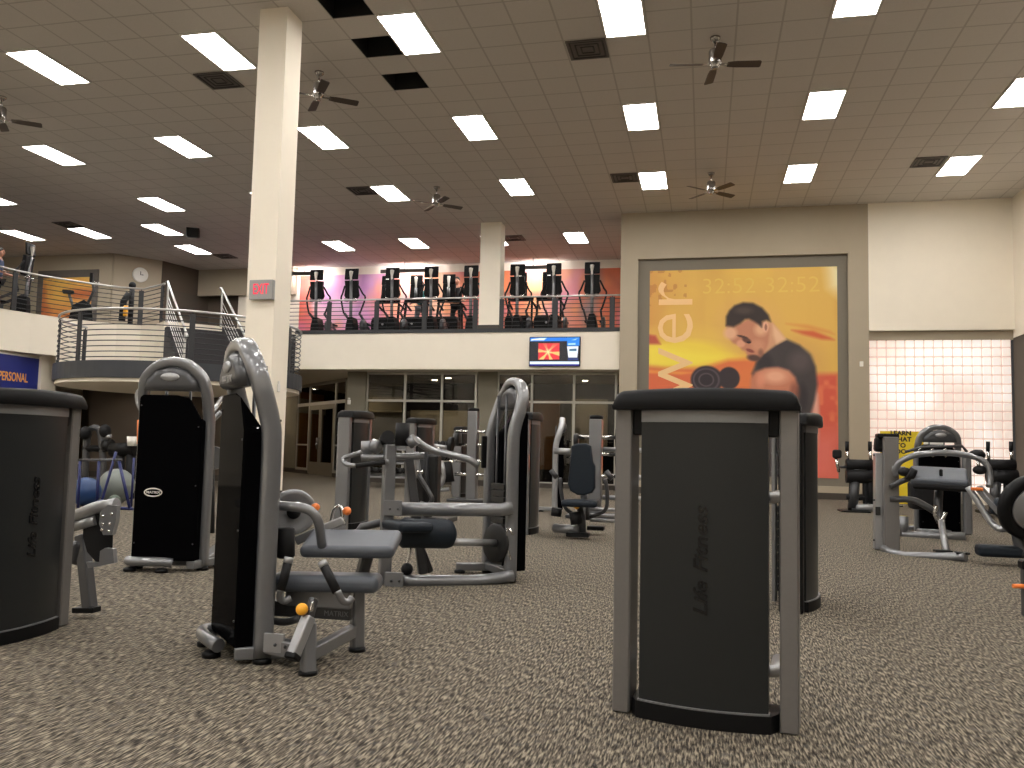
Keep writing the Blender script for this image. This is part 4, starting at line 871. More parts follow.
# chest press
cp = thing('chest_press', 'chest press with a dark navy back pad, behind the nearest tower on its left', 'weight machine', (-1.42, 9.7, 0)); K = rel(cp, 0)
def kb_(name, pts, Y0, Y1, r, m, sm=3, seg=10): n = len(pts)-1; return MB().tube([K(*p, Y0+(Y1-Y0)*k/n) for k, p in enumerate(pts)], r, seg, smooth=sm).build(name, m, cp)
poly = [(571, 446), (576, 443.5), (586, 443.5), (591, 446), (593, 462), (595, 466), (595, 488), (592, 493), (584, 495.5), (577, 495), (570, 491), (567.5, 484), (569.5, 466)]
b = MB(); pv = [K(*q, 9.62) for q in poly]; b.prism([(p.x, p.z) for p in pv], pv[0].y, pv[0].y+.09, None, .025, 3); b.build('back_pad', 'pad_navy', cp)
pv = K(581, 503, 9.45); pad(cp, pv, (.40, .36, .075), None, 'pad_navy', 'seat')
kb_('seat_post', [(581, 505), (582, 534)], 9.65, 9.65, .05, 'graphite', 1); kb_('back_post', [(584, 494), (586, 520)], 9.8, 9.8, .045, 'graphite', 1)
kb_('arm', [(560, 478), (561, 490), (565, 507), (573, 514), (581, 517)], 9.5, 9.6, .022, 'graphite'); kb_('arm', [(605, 479), (607, 490), (607, 505), (603, 512), (590, 517)], 9.5, 9.6, .022, 'graphite')
kb_('base_beam', [(555, 528), (580, 530)], 9.8, 9.62, .055, 'silver', 1); MB().box(K(578, 534.5, 9.55)+Vector((0, 0, .0)), (.26, .14, .05), None, .008).build('foot', 'black_plastic', cp)
MB().box(K(596, 528, 10.1), (.2, .14, .05), None, .008).build('foot', 'black_plastic', cp)
for y in (509, 515, 520): kb_('cross_bar', [(590, y), (616, y+1)], 9.8, 9.8, .022, 'silver_light', 1)
MB().tube([K(575, 512, 9.5), K(577, 524, 9.5)], .07, 14).build('counterweight', 'black_soft', cp); knob(cp, K(577, 507, 9.4), (0, -1, .2), 'yellow', .03)
kb_('top_beam', [(555, 451), (571, 451.5)], 9.75, 9.7, .038, 'silver_light', 1)
MB().tube([K(556, 516, 9.6), K(557, 508, 9.6)], .06, 14).build('roller', 'black_soft', cp)
for q in ((551, 470), (606, 471)): kb_('linkage', [q, (q[0]+6, q[1]+8)], 9.6, 9.6, .03, 'graphite', 1)
# arch machine behind the tower
am = thing('weight_stack_machine', 'thin silver arch machine standing behind the grey tower, before the right windows', 'weight machine', (-2.3, 13.2, 0), math.radians(100)); arch_tower(am, .97, True, 'silver_light', False)
# plate posts (rack with pegs)
def plate_rack(label, px, ytop, ybase, Y, pegs, extra=()):
    b0 = at(px, ybase, Y); t = thing('plate_rack', label, 'weight rack', (b0.x, Y, 0)); h = at(px, ytop, Y).z
    MB().bar((0, 0, 0), (0, 0, h), .19, .19, bev=.02).build('post', 'silver', t)
    MB().box((0, 0, .03), (.8, .6, .05), None, .01).build('base_plate', 'graphite', t); MB().lathe([(0, h), (.11, h), (.1, h+.05), (0, h+.06)]).build('cap', 'black_plastic', t)
    for z in pegs: MB().cyl((-.34, 0, z), (.34, 0, z), .03, 10).build('peg', 'chrome', t)
    for (x, z, r) in extra: MB().lathe([(0, -.03), (r, -.03), (r, .03), (0, .03)], Matrix.Translation((x, 0, z)) @ Matrix.Rotation(PI/2, 4, 'Y'), 20).build('weight_plate', 'weight_iron', t)
    return t
plate_rack('silver post with pegs and black weight plates, left of the centre arch tower', 471.5, 411, 500, 15.2, (.5, .75, 1.05, 1.3), ((.30, 1.2, .16), (.30, .95, .2), (-.30, 1.15, .13)))
pr = plate_rack('silver post with pegs and black weight plates between the chest press and the nearest tower', 595, 419, 512, 12.6, (.62, .95, 1.2), ((.33, 1.2, .17), (.33, .9, .15), (-.3, 1.15, .1), (.42, .7, .2)))
rb = MB()
for z in (.3, .62, 1.02): rb.cyl((.1, .1, z), (1.1, .1, z), .035, 8)
rb.build('side_bar', 'silver_light', pr); u_ = MB().bar((1.05, .1, 0), (1.05, .1, 1.3), .1, .1).build('side_post', 'silver', pr)
# white inclined bench / press seen in the centre distance
wb = thing('weight_bench', 'pale inclined bench frame in the distance between the centre machine arm and the windows', 'weight bench', (-5.3, 15.2, 0)); K2 = rel(wb, 0)
def wt(name, pts, Y, r, m, sm=2): MB().tube([K2(*p, Y) for p in pts], r, 8, smooth=sm).build(name, m, wb)
wt('upright', [(439, 447), (436, 466), (434, 474)], 15.2, .04, 'white_plastic'); wt('frame', [(442, 462), (444, 476), (440, 486), (430, 490), (420, 490)], 15.2, .045, 'silver_light'); wt('arm', [(428, 445), (450, 448)], 15.2, .04, 'silver_light')
wt('foot', [(420, 493), (449, 489)], 15.3, .04, 'silver_light'); wt('back_pad', [(446, 462), (449, 482)], 15.3, .11, 'black_soft', 1); wt('weight_plate', [(427, 443), (431, 443.5)], 15.2, .12, 'weight_iron', 1); wt('weight_plate', [(449, 444), (453, 444.5)], 15.2, .14, 'weight_iron', 1)
# leg press like machine behind the centre machine's post
lpm = thing('weight_machine', 'dark machine with a bent grey arm in the shade behind the centre machine posts', 'weight machine', (-3.6, 10.6, 0)); K3 = rel(lpm, 0)
def lt3(name, pts, Y, r, m, sm=3): MB().tube([K3(*p, Y) for p in pts], r, 10, smooth=sm).build(name, m, lpm)
lt3('arm', [(418, 474), (424, 484), (430, 494), (432, 500), (428, 505), (420, 503)], 10.6, .03, 'graphite'); lt3('post', [(416, 452), (419, 478)], 10.7, .04, 'silver'); lt3('upright', [(424, 452), (428, 520)], 10.9, .06, 'black_soft', 1)
lt3('pad', [(420, 520), (436, 522)], 10.7, .05, 'black_soft', 1); MB().box(K3(428, 480, 11.0), (.32, .2, .7), None, .03).build('weight_stack', 'weight_iron', lpm); MB().box((-.0, .35, .03), (.6, .5, .06), None, .01).build('base', 'graphite', lpm)
for q in ((418, 472), (422, 472)): MB().ball(K3(*q, 10.55), .025, 8).build('bolt', 'chrome', lpm)
# dumbbell rack low in the distance
dr = thing('dumbbell_rack', 'low rack of dumbbells far behind the centre machine, before the left windows', 'weight rack', (-7.0, 19.3, 0))
for z in (.28, .62, .95): MB().box((0, 0, z), (3.2, .34, .04), Euler((.25, 0, 0)), .006).build('shelf', 'silver_light', dr)
for x in (-1.5, 0, 1.5): MB().bar((x, .12, 0), (x, .25, 1.1), .07, .09, up=(0, 1, 0)).build('post', 'silver', dr)
def dumbbell(first=[None], loc=None, lab=None):
    if first[0] is None:
        d = thing('dumbbell', lab, 'dumbbell', loc, 0, 'dumbbells on the far rack')
        for s in (-1, 1): MB().lathe([(0, -.05), (.06, -.05), (.065, -.04), (.065, .04), (.06, .05), (0, .05)], Matrix.Translation((0, s*.11, 0)) @ Matrix.Rotation(PI/2, 4, 'X'), 14).build('head', 'weight_iron', d)
        MB().cyl((0, -.07, 0), (0, .07, 0), .016, 8).build('handle', 'chrome', d); first[0] = d; return d
    return dup(first[0], loc, 0, lab)
for zi, z in enumerate((.415, .755, 1.085)):
    for k in range(14): dumbbell(loc=(-7.0-1.36+.209*k, 19.29, z), lab='dark dumbbell lying on the far low rack before the left windows')

# ---- right side
rm = thing('shoulder_machine', 'silver machine with narrow tower, wide grey tray pad and curved tube, right of the mural', 'weight machine', (2.0, 10.0, 0)); K4 = rel(rm, 0)
def rt(name, pts, Y0, Y1, r, m='silver', sm=3, ry=None): n = len(pts)-1; return MB().tube([K4(*p, Y0+(Y1-Y0)*k/n) for k, p in enumerate(pts)], r, 12, ry, smooth=sm).build(name, m, rm)
MB().bar(K4(879, 549, 9.9), K4(879, 453, 9.9), .10, .13, up=(0, 1, 0)).build('tower_front', 'silver_light', rm); MB().bar(K4(891, 555, 9.8), K4(890, 437, 9.8), .15, .14, up=(0, 1, 0)).build('tower', 'pillar_grey', rm)
MB().bar(K4(879, 452, 9.88), K4(880, 437, 9.88), .105, .14, up=(0, 1, 0), bev=.03).build('tower_head', 'black_plastic', rm); MB().box(K4(887, 436, 9.85), (.22, .16, .05), None, .01).build('tower_cap', 'black_plastic', rm)
MB().box(K4(896, 447, 9.75), (.03, .03, .18), None, .008).build('cable_hook', 'chrome', rm); MB().box(K4(878, 511, 9.82), (.05, .02, .09), None, .003).build('plate', 'print_black', rm)
sc_ = MB()
for y in (455, 500, 540): sc_.ball(K4(874, y, 9.83), .013, 8); sc_.ball(K4(885, y, 9.83), .013, 8)
sc_.build('screw', 'graphite', rm)
MB().tube([K4(884, 549, 9.75), K4(893, 553, 9.6), K4(905, 556, 9.45), K4(940, 557, 9.25), K4(966, 557, 9.1)], .05, 12, .045).build('base_beam', 'silver', rm)
rt('strut', [(941, 520), (945, 545), (947, 554)], 9.5, 9.35, .032, 'silver_light', 1); b = MB(); b.box(K4(943, 551, 9.3), (.16, .10, .02), None, .004); b.box(K4(962, 553, 9.15), (.12, .10, .02), None, .004); b.build('foot_pad', 'black_soft', rm)
# tray pad
b = MB(); a, c = K4(912, 475, 9.6), K4(966, 478, 9.5); R_ = padrot(a, c) @ Matrix.Rotation(.42, 4, 'X'); b.box((a+c)/2, ((c-a).length+.04, .34, .08), R_, .03, 3); b.build('tray_pad', 'pad_slate', rm)
MB().box((a+c)/2+Vector((0, -.10, -.10)), ((c-a).length+.05, .12, .08), padrot(a, c), .03, 2).build('tray_base', 'black_soft', rm)
MB().box(K4(941, 473, 9.48), (.03, .04, .08), None, .008).build('knob', 'black_plastic', rm)
rt('curved_tube', [(896, 476), (896, 469), (899, 463), (905, 459), (916, 455), (932, 453), (950, 453), (966, 455), (980, 459), (988, 467), (990, 480), (989, 487)], 9.7, 9.5, .032, 'silver')
rt('cross_arm', [(892, 469), (905, 470)], 9.7, 9.7, .035, 'silver', 1); rt('lever', [(891, 487), (900, 482), (912, 477)], 9.7, 9.6, .03, 'graphite'); rt('mid_beam', [(890, 499), (912, 500), (924, 505), (934, 511)], 9.75, 9.6, .035, 'graphite')
rt('seat_post', [(939, 486), (938, 512), (941, 522)], 9.7, 9.6, .045, 'graphite', 2); rt('bracket', [(936, 505), (935, 515), (941, 520), (946, 512)], 9.5, 9.5, .02, 'chrome')
for q in ((905, 472), (980, 470)): MB().ball(K4(*q, 9.55), .06, 12, (1.2, .9, .8)).build('hand_grip', 'black_soft', rm)
MB().ball(K4(977, 455, 9.6), .07, 12, (1.2, 1, .8)).build('pivot_cap', 'black_plastic', rm); rt('hub', [(908, 473), (914, 476)], 9.5, 9.5, .07, 'black_soft', 1)
# arch tower behind
rb_ = thing('weight_stack_machine', 'dark domed arch machine with a shiny top, in front of the glass blocks', 'weight machine', (2.95, 11.95, 0), .1); rb_.scale = (1.12, 1, 1); arch_tower(rb_, .92, True, 'silver'); K5i = rel(rb_, .1); K5 = lambda x, y, Y: Matrix.Diagonal((1/1.12, 1, 1)) @ K5i(x, y, Y)
MB().box((0, .30, .06), (.75, .10, .09), None, .02).build('floor_beam', 'silver', rb_); MB().box((.22, -.30, .55), (.09, .09, 1.0), None, .02).build('side_post', 'silver', rb_); MB().tube([K5(903, 535, 11.7), K5(966, 537, 11.5)], .06, 10).build('front_beam', 'silver', rb_)
MB().tube([K5(904, 536, 11.7), K5(904, 516, 11.7)], .05, 10).build('front_post', 'silver', rb_); MB().box(K5(925, 495, 11.5), (.34, .2, .36), None, .05, 3).build('seat', 'black_soft', rb_)
hh = MB()
for x0_ in (921, 933, 946): hh.tube([K5(x0_, 448, 11.6), K5(x0_-3, 452, 11.6), K5(x0_, 457, 11.6)], .015, 8, smooth=2)
hh.build('hooks', 'chrome', rb_); MB().tube([K5(905, 452, 11.6), K5(922, 447, 11.6), K5(962, 446, 11.6), K5(967, 452, 11.6)], .018, 8).build('handle_bar', 'graphite', rb_)
# back extension benches against the mural wall and the glass blocks
def back_bench(label, pxo, Y, scale=1):
    b0 = atz(pxo, 512, 0); t = thing('back_bench', label, 'weight bench', (at(pxo, 512, Y).x, Y, 0)); M = lambda dx, y, dy=0: at(pxo+dx, y, Y+dy)-Vector((at(pxo, 512, Y).x, Y, 0))
    def tb(n, pts, r, m, sm=1): MB().tube([M(*p) for p in pts], r, 10, smooth=sm).build(n, m, t)
    tb('roller', [(-4, 464.5), (24, 465)], .10, 'black_soft'); tb('roller', [(-4, 476), (26, 477)], .13, 'black_soft')
    tb('roller_rod', [(-10, 467), (-4, 467)], .025, 'graphite'); tb('post', [(5, 480), (3, 508)], .09, 'graphite'); tb('post', [(20, 470), (22, 505)], .08, 'black_soft')
    tb('base_beam', [(2, 507), (26, 508, -.1)], .07, 'silver_light'); MB().box(M(4, 512), (.5, .5, .06), None, .01).build('foot', 'black_plastic', t)
    for x in (-2, 21): tb('handle', [(x, 461), (x-1, 451)], .028, 'chrome'); tb('grip', [(x-1, 451), (x-1, 441.5)], .035, 'black_soft')
    tb('arm', [(-14, 458), (-11, 472)], .03, 'chrome'); MB().box(M(-13, 454), (.16, .12, .16), None, .04, 3).build('end_pad', 'black_soft', t); tb('seat_rail', [(4, 470), (20, 472)], .05, 'strip_grey')
    tb('upright', [(0, 512), (2, 470)], .04, 'black_soft'); tb('back_post', [(16, 512), (15, 480)], .05, 'black_soft'); tb('cross_beam', [(-4, 497), (22, 498)], .05, 'black_soft'); return t
back_bench('black padded bench with two grips standing before the right end of the mural wall', 850, 16.4)
back_bench('black padded bench with two grips standing before the glass blocks, by the right edge', 991, 16.4)
# machine cut by the right edge
rw = thing('rowing_machine', 'machine with a slanted silver rail and a dark round disc cut by the right edge', 'weight machine', (2.9, 9.0, 0)); K6 = rel(rw, 0)
def r6(n, pts, Y0, Y1, r, m, sm=3): k_ = len(pts)-1; return MB().tube([K6(*p, Y0+(Y1-Y0)*k/k_) for k, p in enumerate(pts)], r, 12, smooth=sm).build(n, m, rw)
r6('rail', [(968, 487), (978, 502), (988, 518), (996, 527), (1004, 529), (1011, 525), (1016, 522), (1030, 535)], 9.2, 8.9, .032, 'silver_light'); MB().bar(K6(978, 487, 9.2), K6(1001, 513, 9.1), .16, .05).build('seat_rail', 'silver', rw)
MB().box(K6(1000, 508, 9.12), (.15, .14, .17), Euler((0, .5, 0)), .03, 2).build('seat', 'pad_navy', rw); MB().box(K6(977, 489, 9.1), (.10, .05, .03), None, .006).build('warning_label', 'orange', rw)
Md = Matrix.Translation(K6(1030, 507, 8.8)) @ Matrix.Rotation(PI/2+.25, 4, 'X') @ Matrix.Rotation(.3, 4, 'Y')
dd_ = MB().lathe([(0, -.06), (.24, -.06), (.29, -.05), (.31, -.02), (.31, .03), (.29, .06), (.24, .065), (.22, .05), (0, .05)], Md, 40).build('flywheel', 'black_plastic', rw); MB().lathe([(0, .05), (.21, .052), (.20, .065), (0, .07)], Md, 36).build('flywheel_face', 'strip_grey', dd_)
r6('leg', [(1016, 522), (1018, 540), (1024, 556)], 8.95, 8.9, .05, 'graphite'); MB().box(K6(1003, 551, 8.95)+Vector((0, 0, 0)), (.46, .18, .11), None, .035, 3).build('foot', 'pad_navy', rw)
MB().bar(K6(1021, 610, 6.1), K6(1022, 573, 6.1), .05, .05, up=(1, 0, 0)).build('x', 'graphite', rw) if False else None
ro = thing('machine_post', 'dark machine post with an orange pin on the floor at the right edge', 'weight machine', (2.02, 6.1, 0)); MB().bar((.02, 0, .0), (.02, 0, .31), .07, .08, up=(1, 0, 0)).build('post', 'graphite', ro)
MB().box((.03, 0, .33), (.12, .1, .06), None, .01).build('collar', 'black_plastic', ro); p_ = at(1013, 586, 6.05)-Vector((2.02, 6.1, 0)); MB().tube([p_, p_+Vector((.09, .02, 0))], .014, 8).build('pin', 'orange', ro)
# ---- left: ball rack and things under the landing
br = thing('ball_rack', 'blue tube rack in front of the dark wall under the landing, left', 'rack', (-8.0, 10.6, 0)); K7 = rel(br, 0)
def b7(n, pts, Y, r, m='blue_frame'): MB().tube([K7(*p, Y) for p in pts], r*.65, 8).build(n, m, br)
b7('top_bar', [(78, 460), (122, 460)], 10.6, .03, 'graphite'); b7('leg', [(116, 452), (103, 497), (97, 510)], 10.6, .03); b7('leg', [(119, 461), (130, 509)], 10.6, .035); b7('leg', [(99, 461), (97, 505)], 10.6, .035); b7('leg', [(134, 458), (131, 509)], 10.9, .025)
b7('base_bar', [(96, 507), (133, 509)], 10.6, .035); b7('leg', [(80, 461), (78, 508)], 10.6, .03)
def ballthing(label, px, py, Y, rpx, m, z=None, cat='exercise ball'):
    c = at(px, py, Y); r = rpx*Y*1.06/F_PX*.98; c.z = r if z is None else z; o = MB().ball((0, 0, 0), r, 28).build('exercise_ball', m); o.location = c; return tag(o, label, cat), r
ballthing('large dark blue exercise ball left of the blue rack, right of the left tower', 87, 472, 10.9, 16, 'ball_blue', None)
ballthing('large pale grey exercise ball behind the blue rack legs', 117, 478, 11.6, 19, 'ball_grey')
ballthing('small green grey medicine ball in front of the pale grey exercise ball', 115, 488, 10.9, 7, 'ball_green')
ballthing('small navy medicine ball on the floor below the blue rack', 101, 503, 10.0, 7.5, 'ball_navy')
ur = thing('cable_machine', 'dark machine with curved black arms under the landing, above the blue rack', 'weight machine', (-10.5, 13.0, 0)); K8 = rel(ur, 0)
def u8(n, pts, Y, r, m, sm=3): MB().tube([K8(*p, Y) for p in pts], r, 8, smooth=sm).build(n, m, ur)
u8('arch', [(84, 500), (87, 440), (91, 429), (97, 428), (101, 434), (103, 460), (104, 500)], 13.0, .06, 'graphite', 2)
for q in ((85, 433), (105, 431)): MB().ball(K8(*q, 12.9), .12, 14, (.7, 1, 1)).build('pad', 'black_soft', ur)
u8('shelf', [(84, 448), (106, 449)], 13.0, .06, 'black_plastic', 1); u8('bar', [(103, 437), (111, 436)], 12.9, .03, 'silver_light', 1); u8('weight_plate', [(105, 445), (111, 446)], 13.0, .12, 'weight_iron', 1); u8('base', [(82, 500), (107, 501)], 13.0, .07, 'graphite', 1)
lb_ = thing('weight_machine', 'low black machine with a white cup holder, left of the tall badge tower', 'weight machine', (-9.4, 12.6, 0)); K9 = rel(lb_, 0)
MB().tube([K9(112, 450, 12.6), K9(136, 449, 12.6)], .12, 10).build('console', 'black_plastic', lb_); MB().tube([K9(120, 452, 12.6), K9(120, 500, 12.7)], .08, 8).build('post', 'black_soft', lb_); MB().tube([K9(131, 452, 12.6), K9(131, 500, 12.7)], .08, 8).build('post', 'black_soft', lb_)
MB().lathe([(0, 0), (.075, 0), (.09, .16), (.08, .16), (.07, .02), (0, .02)], Matrix.Translation(K9(132, 446, 12.5)), 16).build('cup_holder', 'white_plastic', lb_); MB().tube([K9(112, 497, 12.8), K9(138, 498, 12.8)], .08, 8).build('base', 'graphite', lb_)
bm2 = thing('weight_machine', 'machine with a grey disc half hidden between the two black shroud towers', 'weight machine', (-5.5, 8.3, 0)); Ka = rel(bm2, 0)
MB().tube([Ka(211, 458, 8.2), Ka(214, 458, 8.4)], .13, 20).build('disc', 'graphite', bm2); MB().tube([Ka(205, 428, 8.3), Ka(221, 412, 8.3)], .03, 8).build('arm', 'silver', bm2); MB().tube([Ka(209, 470, 8.4), Ka(209, 534, 8.4)], .06, 10).build('post', 'black_soft', bm2); MB().box(Ka(213, 536, 8.4), (.5, .4, .06), None, .01).build('base', 'silver', bm2)
# ================================================================== CARDIO MACHINES AND PEOPLE UPSTAIRS
def elliptical(label, x, y, rz=0, s=1.0):
    t = thing('elliptical_trainer', label, 'elliptical trainer', (x, y, Z2+.012), rz, 'elliptical trainers on the balcony'); t.scale = (s, s, s*1.04)
    MB().box((0, 0, 1.66), (.40, .05, .30), Euler((-.1, 0, 0)), .02, 2).build('screen', 'black_plastic', t)
    MB().tube([(0, -.035, 1.72), (0, -.05, 1.66), (0, -.05, 1.56), (0, -.03, 1.46)], [.055, .05, .03, .03], 10).build('screen_bracket', 'white_plastic', t)
    MB().prism([(-.20, 1.50), (.20, 1.50), (.185, 1.3), (.22, 1.10), (.17, 1.02), (-.17, 1.02), (-.22, 1.10), (-.185, 1.3)], -.05, .05, Matrix.Translation((0, .20, 0)) @ Matrix.Rotation(.12, 4, 'X'), .02, 2).build('console', 'black_plastic', t)
    MB().tube([(0, -.02, 1.5), (0, .0, 1.2), (0, .02, .75), (0, .04, .3)], .045, 10).build('column', 'silver', t)
    for s_ in (-1, 1):
        MB().tube([(s_*.2, .02, 1.35), (s_*.3, .10, 1.15), (s_*.36, .15, 1.05), (s_*.30, .12, .8), (s_*.24, .1, .62)], .024, 8, smooth=3).build('arm', 'black_soft', t)
        MB().lathe([(0, 0), (.06, 0), (.06, .08), (0, .08)], Matrix.Translation((s_*.12, -.02, .92)), 12).build('cup_holder', 'chrome', t)
        MB().bar((s_*.22, .1, .62), (s_*.2, .95, .26), .05, .06).build('pedal_arm', 'graphite', t); MB().box((s_*.2, .75, .40), (.14, .34, .05), None, .015, 2).build('pedal', 'black_soft', t)
    MB().prism([(-.14, 0), (.14, 0), (.12, .28), (.07, .5), (-.07, .5), (-.12, .28)], -.05, .35, None, .03, 2).build('drive_cover', 'black_plastic', t)
    b = MB(); b.box((0, .1, .04), (.5, .16, .07), None, .02); b.box((0, 1.05, .04), (.5, .12, .07), None, .02); b.box((0, .55, .05), (.12, 1.0, .07), None, .01); b.build('base', 'black_plastic', t)
    MB().lathe([(0, -.04), (.2, -.04), (.2, .04), (0, .04)], Matrix.Translation((.27, .3, .27)) @ Matrix.Rotation(PI/2, 4, 'Y'), 18).build('crank', 'graphite', t)
    return t
def treadmill(label, x, y, rz=0, s=1.0):
    t = thing('treadmill', label, 'treadmill', (x, y, Z2+.012), rz, 'treadmills on the balcony'); t.scale = (s, s, s*1.04)
    MB().prism([(-.37, 0), (.37, 0), (.37, .58), (.32, .70), (-.32, .70), (-.37, .58)], -.12, .34, None, .03, 2).build('motor_hood', 'black_plastic', t); MB().lathe([(0, 0), (.035, 0), (.03, .006), (0, .006)], Matrix.Translation((0, -.121, .50)) @ Matrix.Rotation(PI/2, 4, 'X'), 14).build('badge', 'silver_light', t)
    MB().box((0, 1.05, .14), (.72, 1.5, .14), None, .02).build('deck', 'black_soft', t)
    for s_ in (-1, 1):
        MB().bar((s_*.36, .12, .3), (s_*.33, .3, 1.15), .05, .09, up=(0, 1, 0)).build('upright', 'black_plastic', t); MB().tube([(s_*.34, .25, 1.12), (s_*.36, .55, 1.08), (s_*.36, .8, 1.02)], .03, 8).build('handrail', 'black_soft', t)
    MB().box((0, .28, 1.22), (.74, .14, .12), Euler((-.4, 0, 0)), .03, 2).build('console_tray', 'black_plastic', t); MB().box((0, .22, 1.45), (.40, .07, .46), Euler((-.1, 0, 0)), .03, 2).build('console', 'black_plastic', t)
    MB().box((0, .2, 1.80), (.38, .05, .27), Euler((-.1, 0, 0)), .02, 2).build('screen', 'black_plastic', t); MB().tube([(0, .16, 1.86), (0, .145, 1.8), (0, .15, 1.66), (0, .16, 1.56)], [.05, .045, .03, .03], 10).build('screen_bracket', 'white_plastic', t)
    MB().tube([(0, .16, 1.56), (0, .17, 1.3)], .05, 10).build('neck', 'silver', t)
    return t
def xb(px, Y): return at(px, 322, Y).x
E1 = elliptical('elliptical trainer with a screen, leftmost on the balcony beside the big cream column', xb(315, 21.45), 21.45)
copies = ((350, 21.45, 'elliptical trainer, second from the left on the balcony, before the pink mural'), (391, 21.45, 'elliptical trainer on the balcony directly in front of the leftmost treadmill'), (430, 21.45, 'elliptical trainer on the balcony between the walker in teal and the person in black'), (470, 21.45, 'elliptical trainer partly hidden by the left side of the upper balcony column'),
          (553, 21.45, 'elliptical trainer on the balcony above the television, in front of a treadmill'), (591.5, 21.45, 'elliptical trainer at the right end of the balcony, next to the mural wall'), (516.5, 21.45, 'elliptical trainer just right of the upper balcony column'))
for (px, Y, lab) in copies: dup(E1, (xb(px, Y), Y, Z2+.012), 0, lab)
T1 = treadmill('treadmill on the balcony, leftmost, behind an elliptical trainer and right of the two lone ones', xb(384, 22.9), 22.9)
for (px, Y, lab) in ((413, 22.9, 'treadmill on the balcony with a walker in teal on it'), (446, 22.9, 'treadmill on the balcony with a person in black on it'), (518, 22.9, 'treadmill behind the elliptical trainer just right of the upper balcony column'), (547, 22.9, 'treadmill on the balcony behind the elliptical trainer above the television')):
    dup(T1, (xb(px, Y), Y, Z2+.012), 0, lab)
# side-on machines at upper left
ey_ = atx(27, 300, -16.6).y; dup(E1, (-16.6, ey_, Z2+.012), PI/2+.25, 'elliptical trainer behind the upper left railing, near the left edge of the photo')
ub = thing('exercise_bike', 'black exercise bike behind the upper left railing, in front of the orange framed mural', 'exercise bike', (-16.3, atx(82, 300, -16.3).y, Z2+.012), .6)
MB().prism([(-.3, .12), (.3, .12), (.24, .6), (.05, .72), (-.22, .55)], -.08, .08, None, .03, 2).build('drive_cover', 'black_plastic', ub); MB().tube([(.15, 0, .65), (.28, 0, 1.0), (.22, 0, 1.25)], .04, 8).build('handle_post', 'graphite', ub); MB().box((.2, 0, 1.32), (.08, .34, .26), None, .03, 2).build('console', 'black_plastic', ub)
MB().tube([(-.2, 0, .5), (-.32, 0, .85)], .035, 8).build('seat_post', 'silver', ub); MB().box((-.34, 0, .9), (.28, .22, .09), None, .035, 3).build('seat', 'black_soft', ub); b = MB(); b.box((0, 0, .05), (1.1, .1, .08), None, .01); b.box((.5, 0, .04), (.1, .5, .07), None, .01); b.box((-.5, 0, .04), (.1, .5, .07), None, .01); b.build('base', 'graphite', ub)
for s_ in (-1, 1): MB().tube([(.22, s_*.05, 1.15), (.3, s_*.22, 1.18), (.42, s_*.24, 1.2)], .016, 8).build('handlebar', 'chrome', ub)
hb_ = thing('punching_bag_stand', 'dark upright machine with black and yellow parts behind the upper railing, below the clock', 'weight machine', (at(131, 310, 20.6).x, 20.6, Z2+.012), 0)
MB().tube([(0, 0, .04), (0, 0, 1.35)], .07, 10).build('post', 'black_plastic', hb_); MB().tube([(-.2, -.1, .35), (-.18, -.1, .9), (-.05, -.05, 1.15)], .09, 12).build('pad', 'black_soft', hb_); MB().box((-.06, -.15, .62), (.12, .08, .3), None, .02).build('side_panel', 'yellow', hb_); MB().box((0, 0, .03), (.6, .6, .06), None, .01).build('base', 'graphite', hb_); MB().ball((0, 0, 1.38), .1, 12).build('head', 'black_soft', hb_)

# ---- people: one skinned body, clothes and hair as parts
def skinmesh(name, verts, edges, radii, m, parent, root=0, sub=2):
    me = bpy.data.meshes.new(name); me.from_pydata(verts, edges, []); o = bpy.data.objects.new(name, me); COL.objects.link(o)
    mo = o.modifiers.new('skin', 'SKIN'); sl = me.skin_vertices[0].data
    for i, r in enumerate(radii): sl[i].radius = (r, r) if not isinstance(r, tuple) else r
    sl[root].use_root = True; o.modifiers.new('sub', 'SUBSURF').levels = sub; o.modifiers['sub'].render_levels = sub
    dg = bpy.context.evaluated_depsgraph_get(); m2 = bpy.data.meshes.new_from_object(o.evaluated_get(dg)); bpy.data.objects.remove(o); m2.name = name
    m2.polygons.foreach_set('use_smooth', [True]*len(m2.polygons)); m2.materials.clear(); m2.materials.append(MAT[m]); ob = bpy.data.objects.new(name, m2); COL.objects.link(ob); ob.parent = parent; return ob
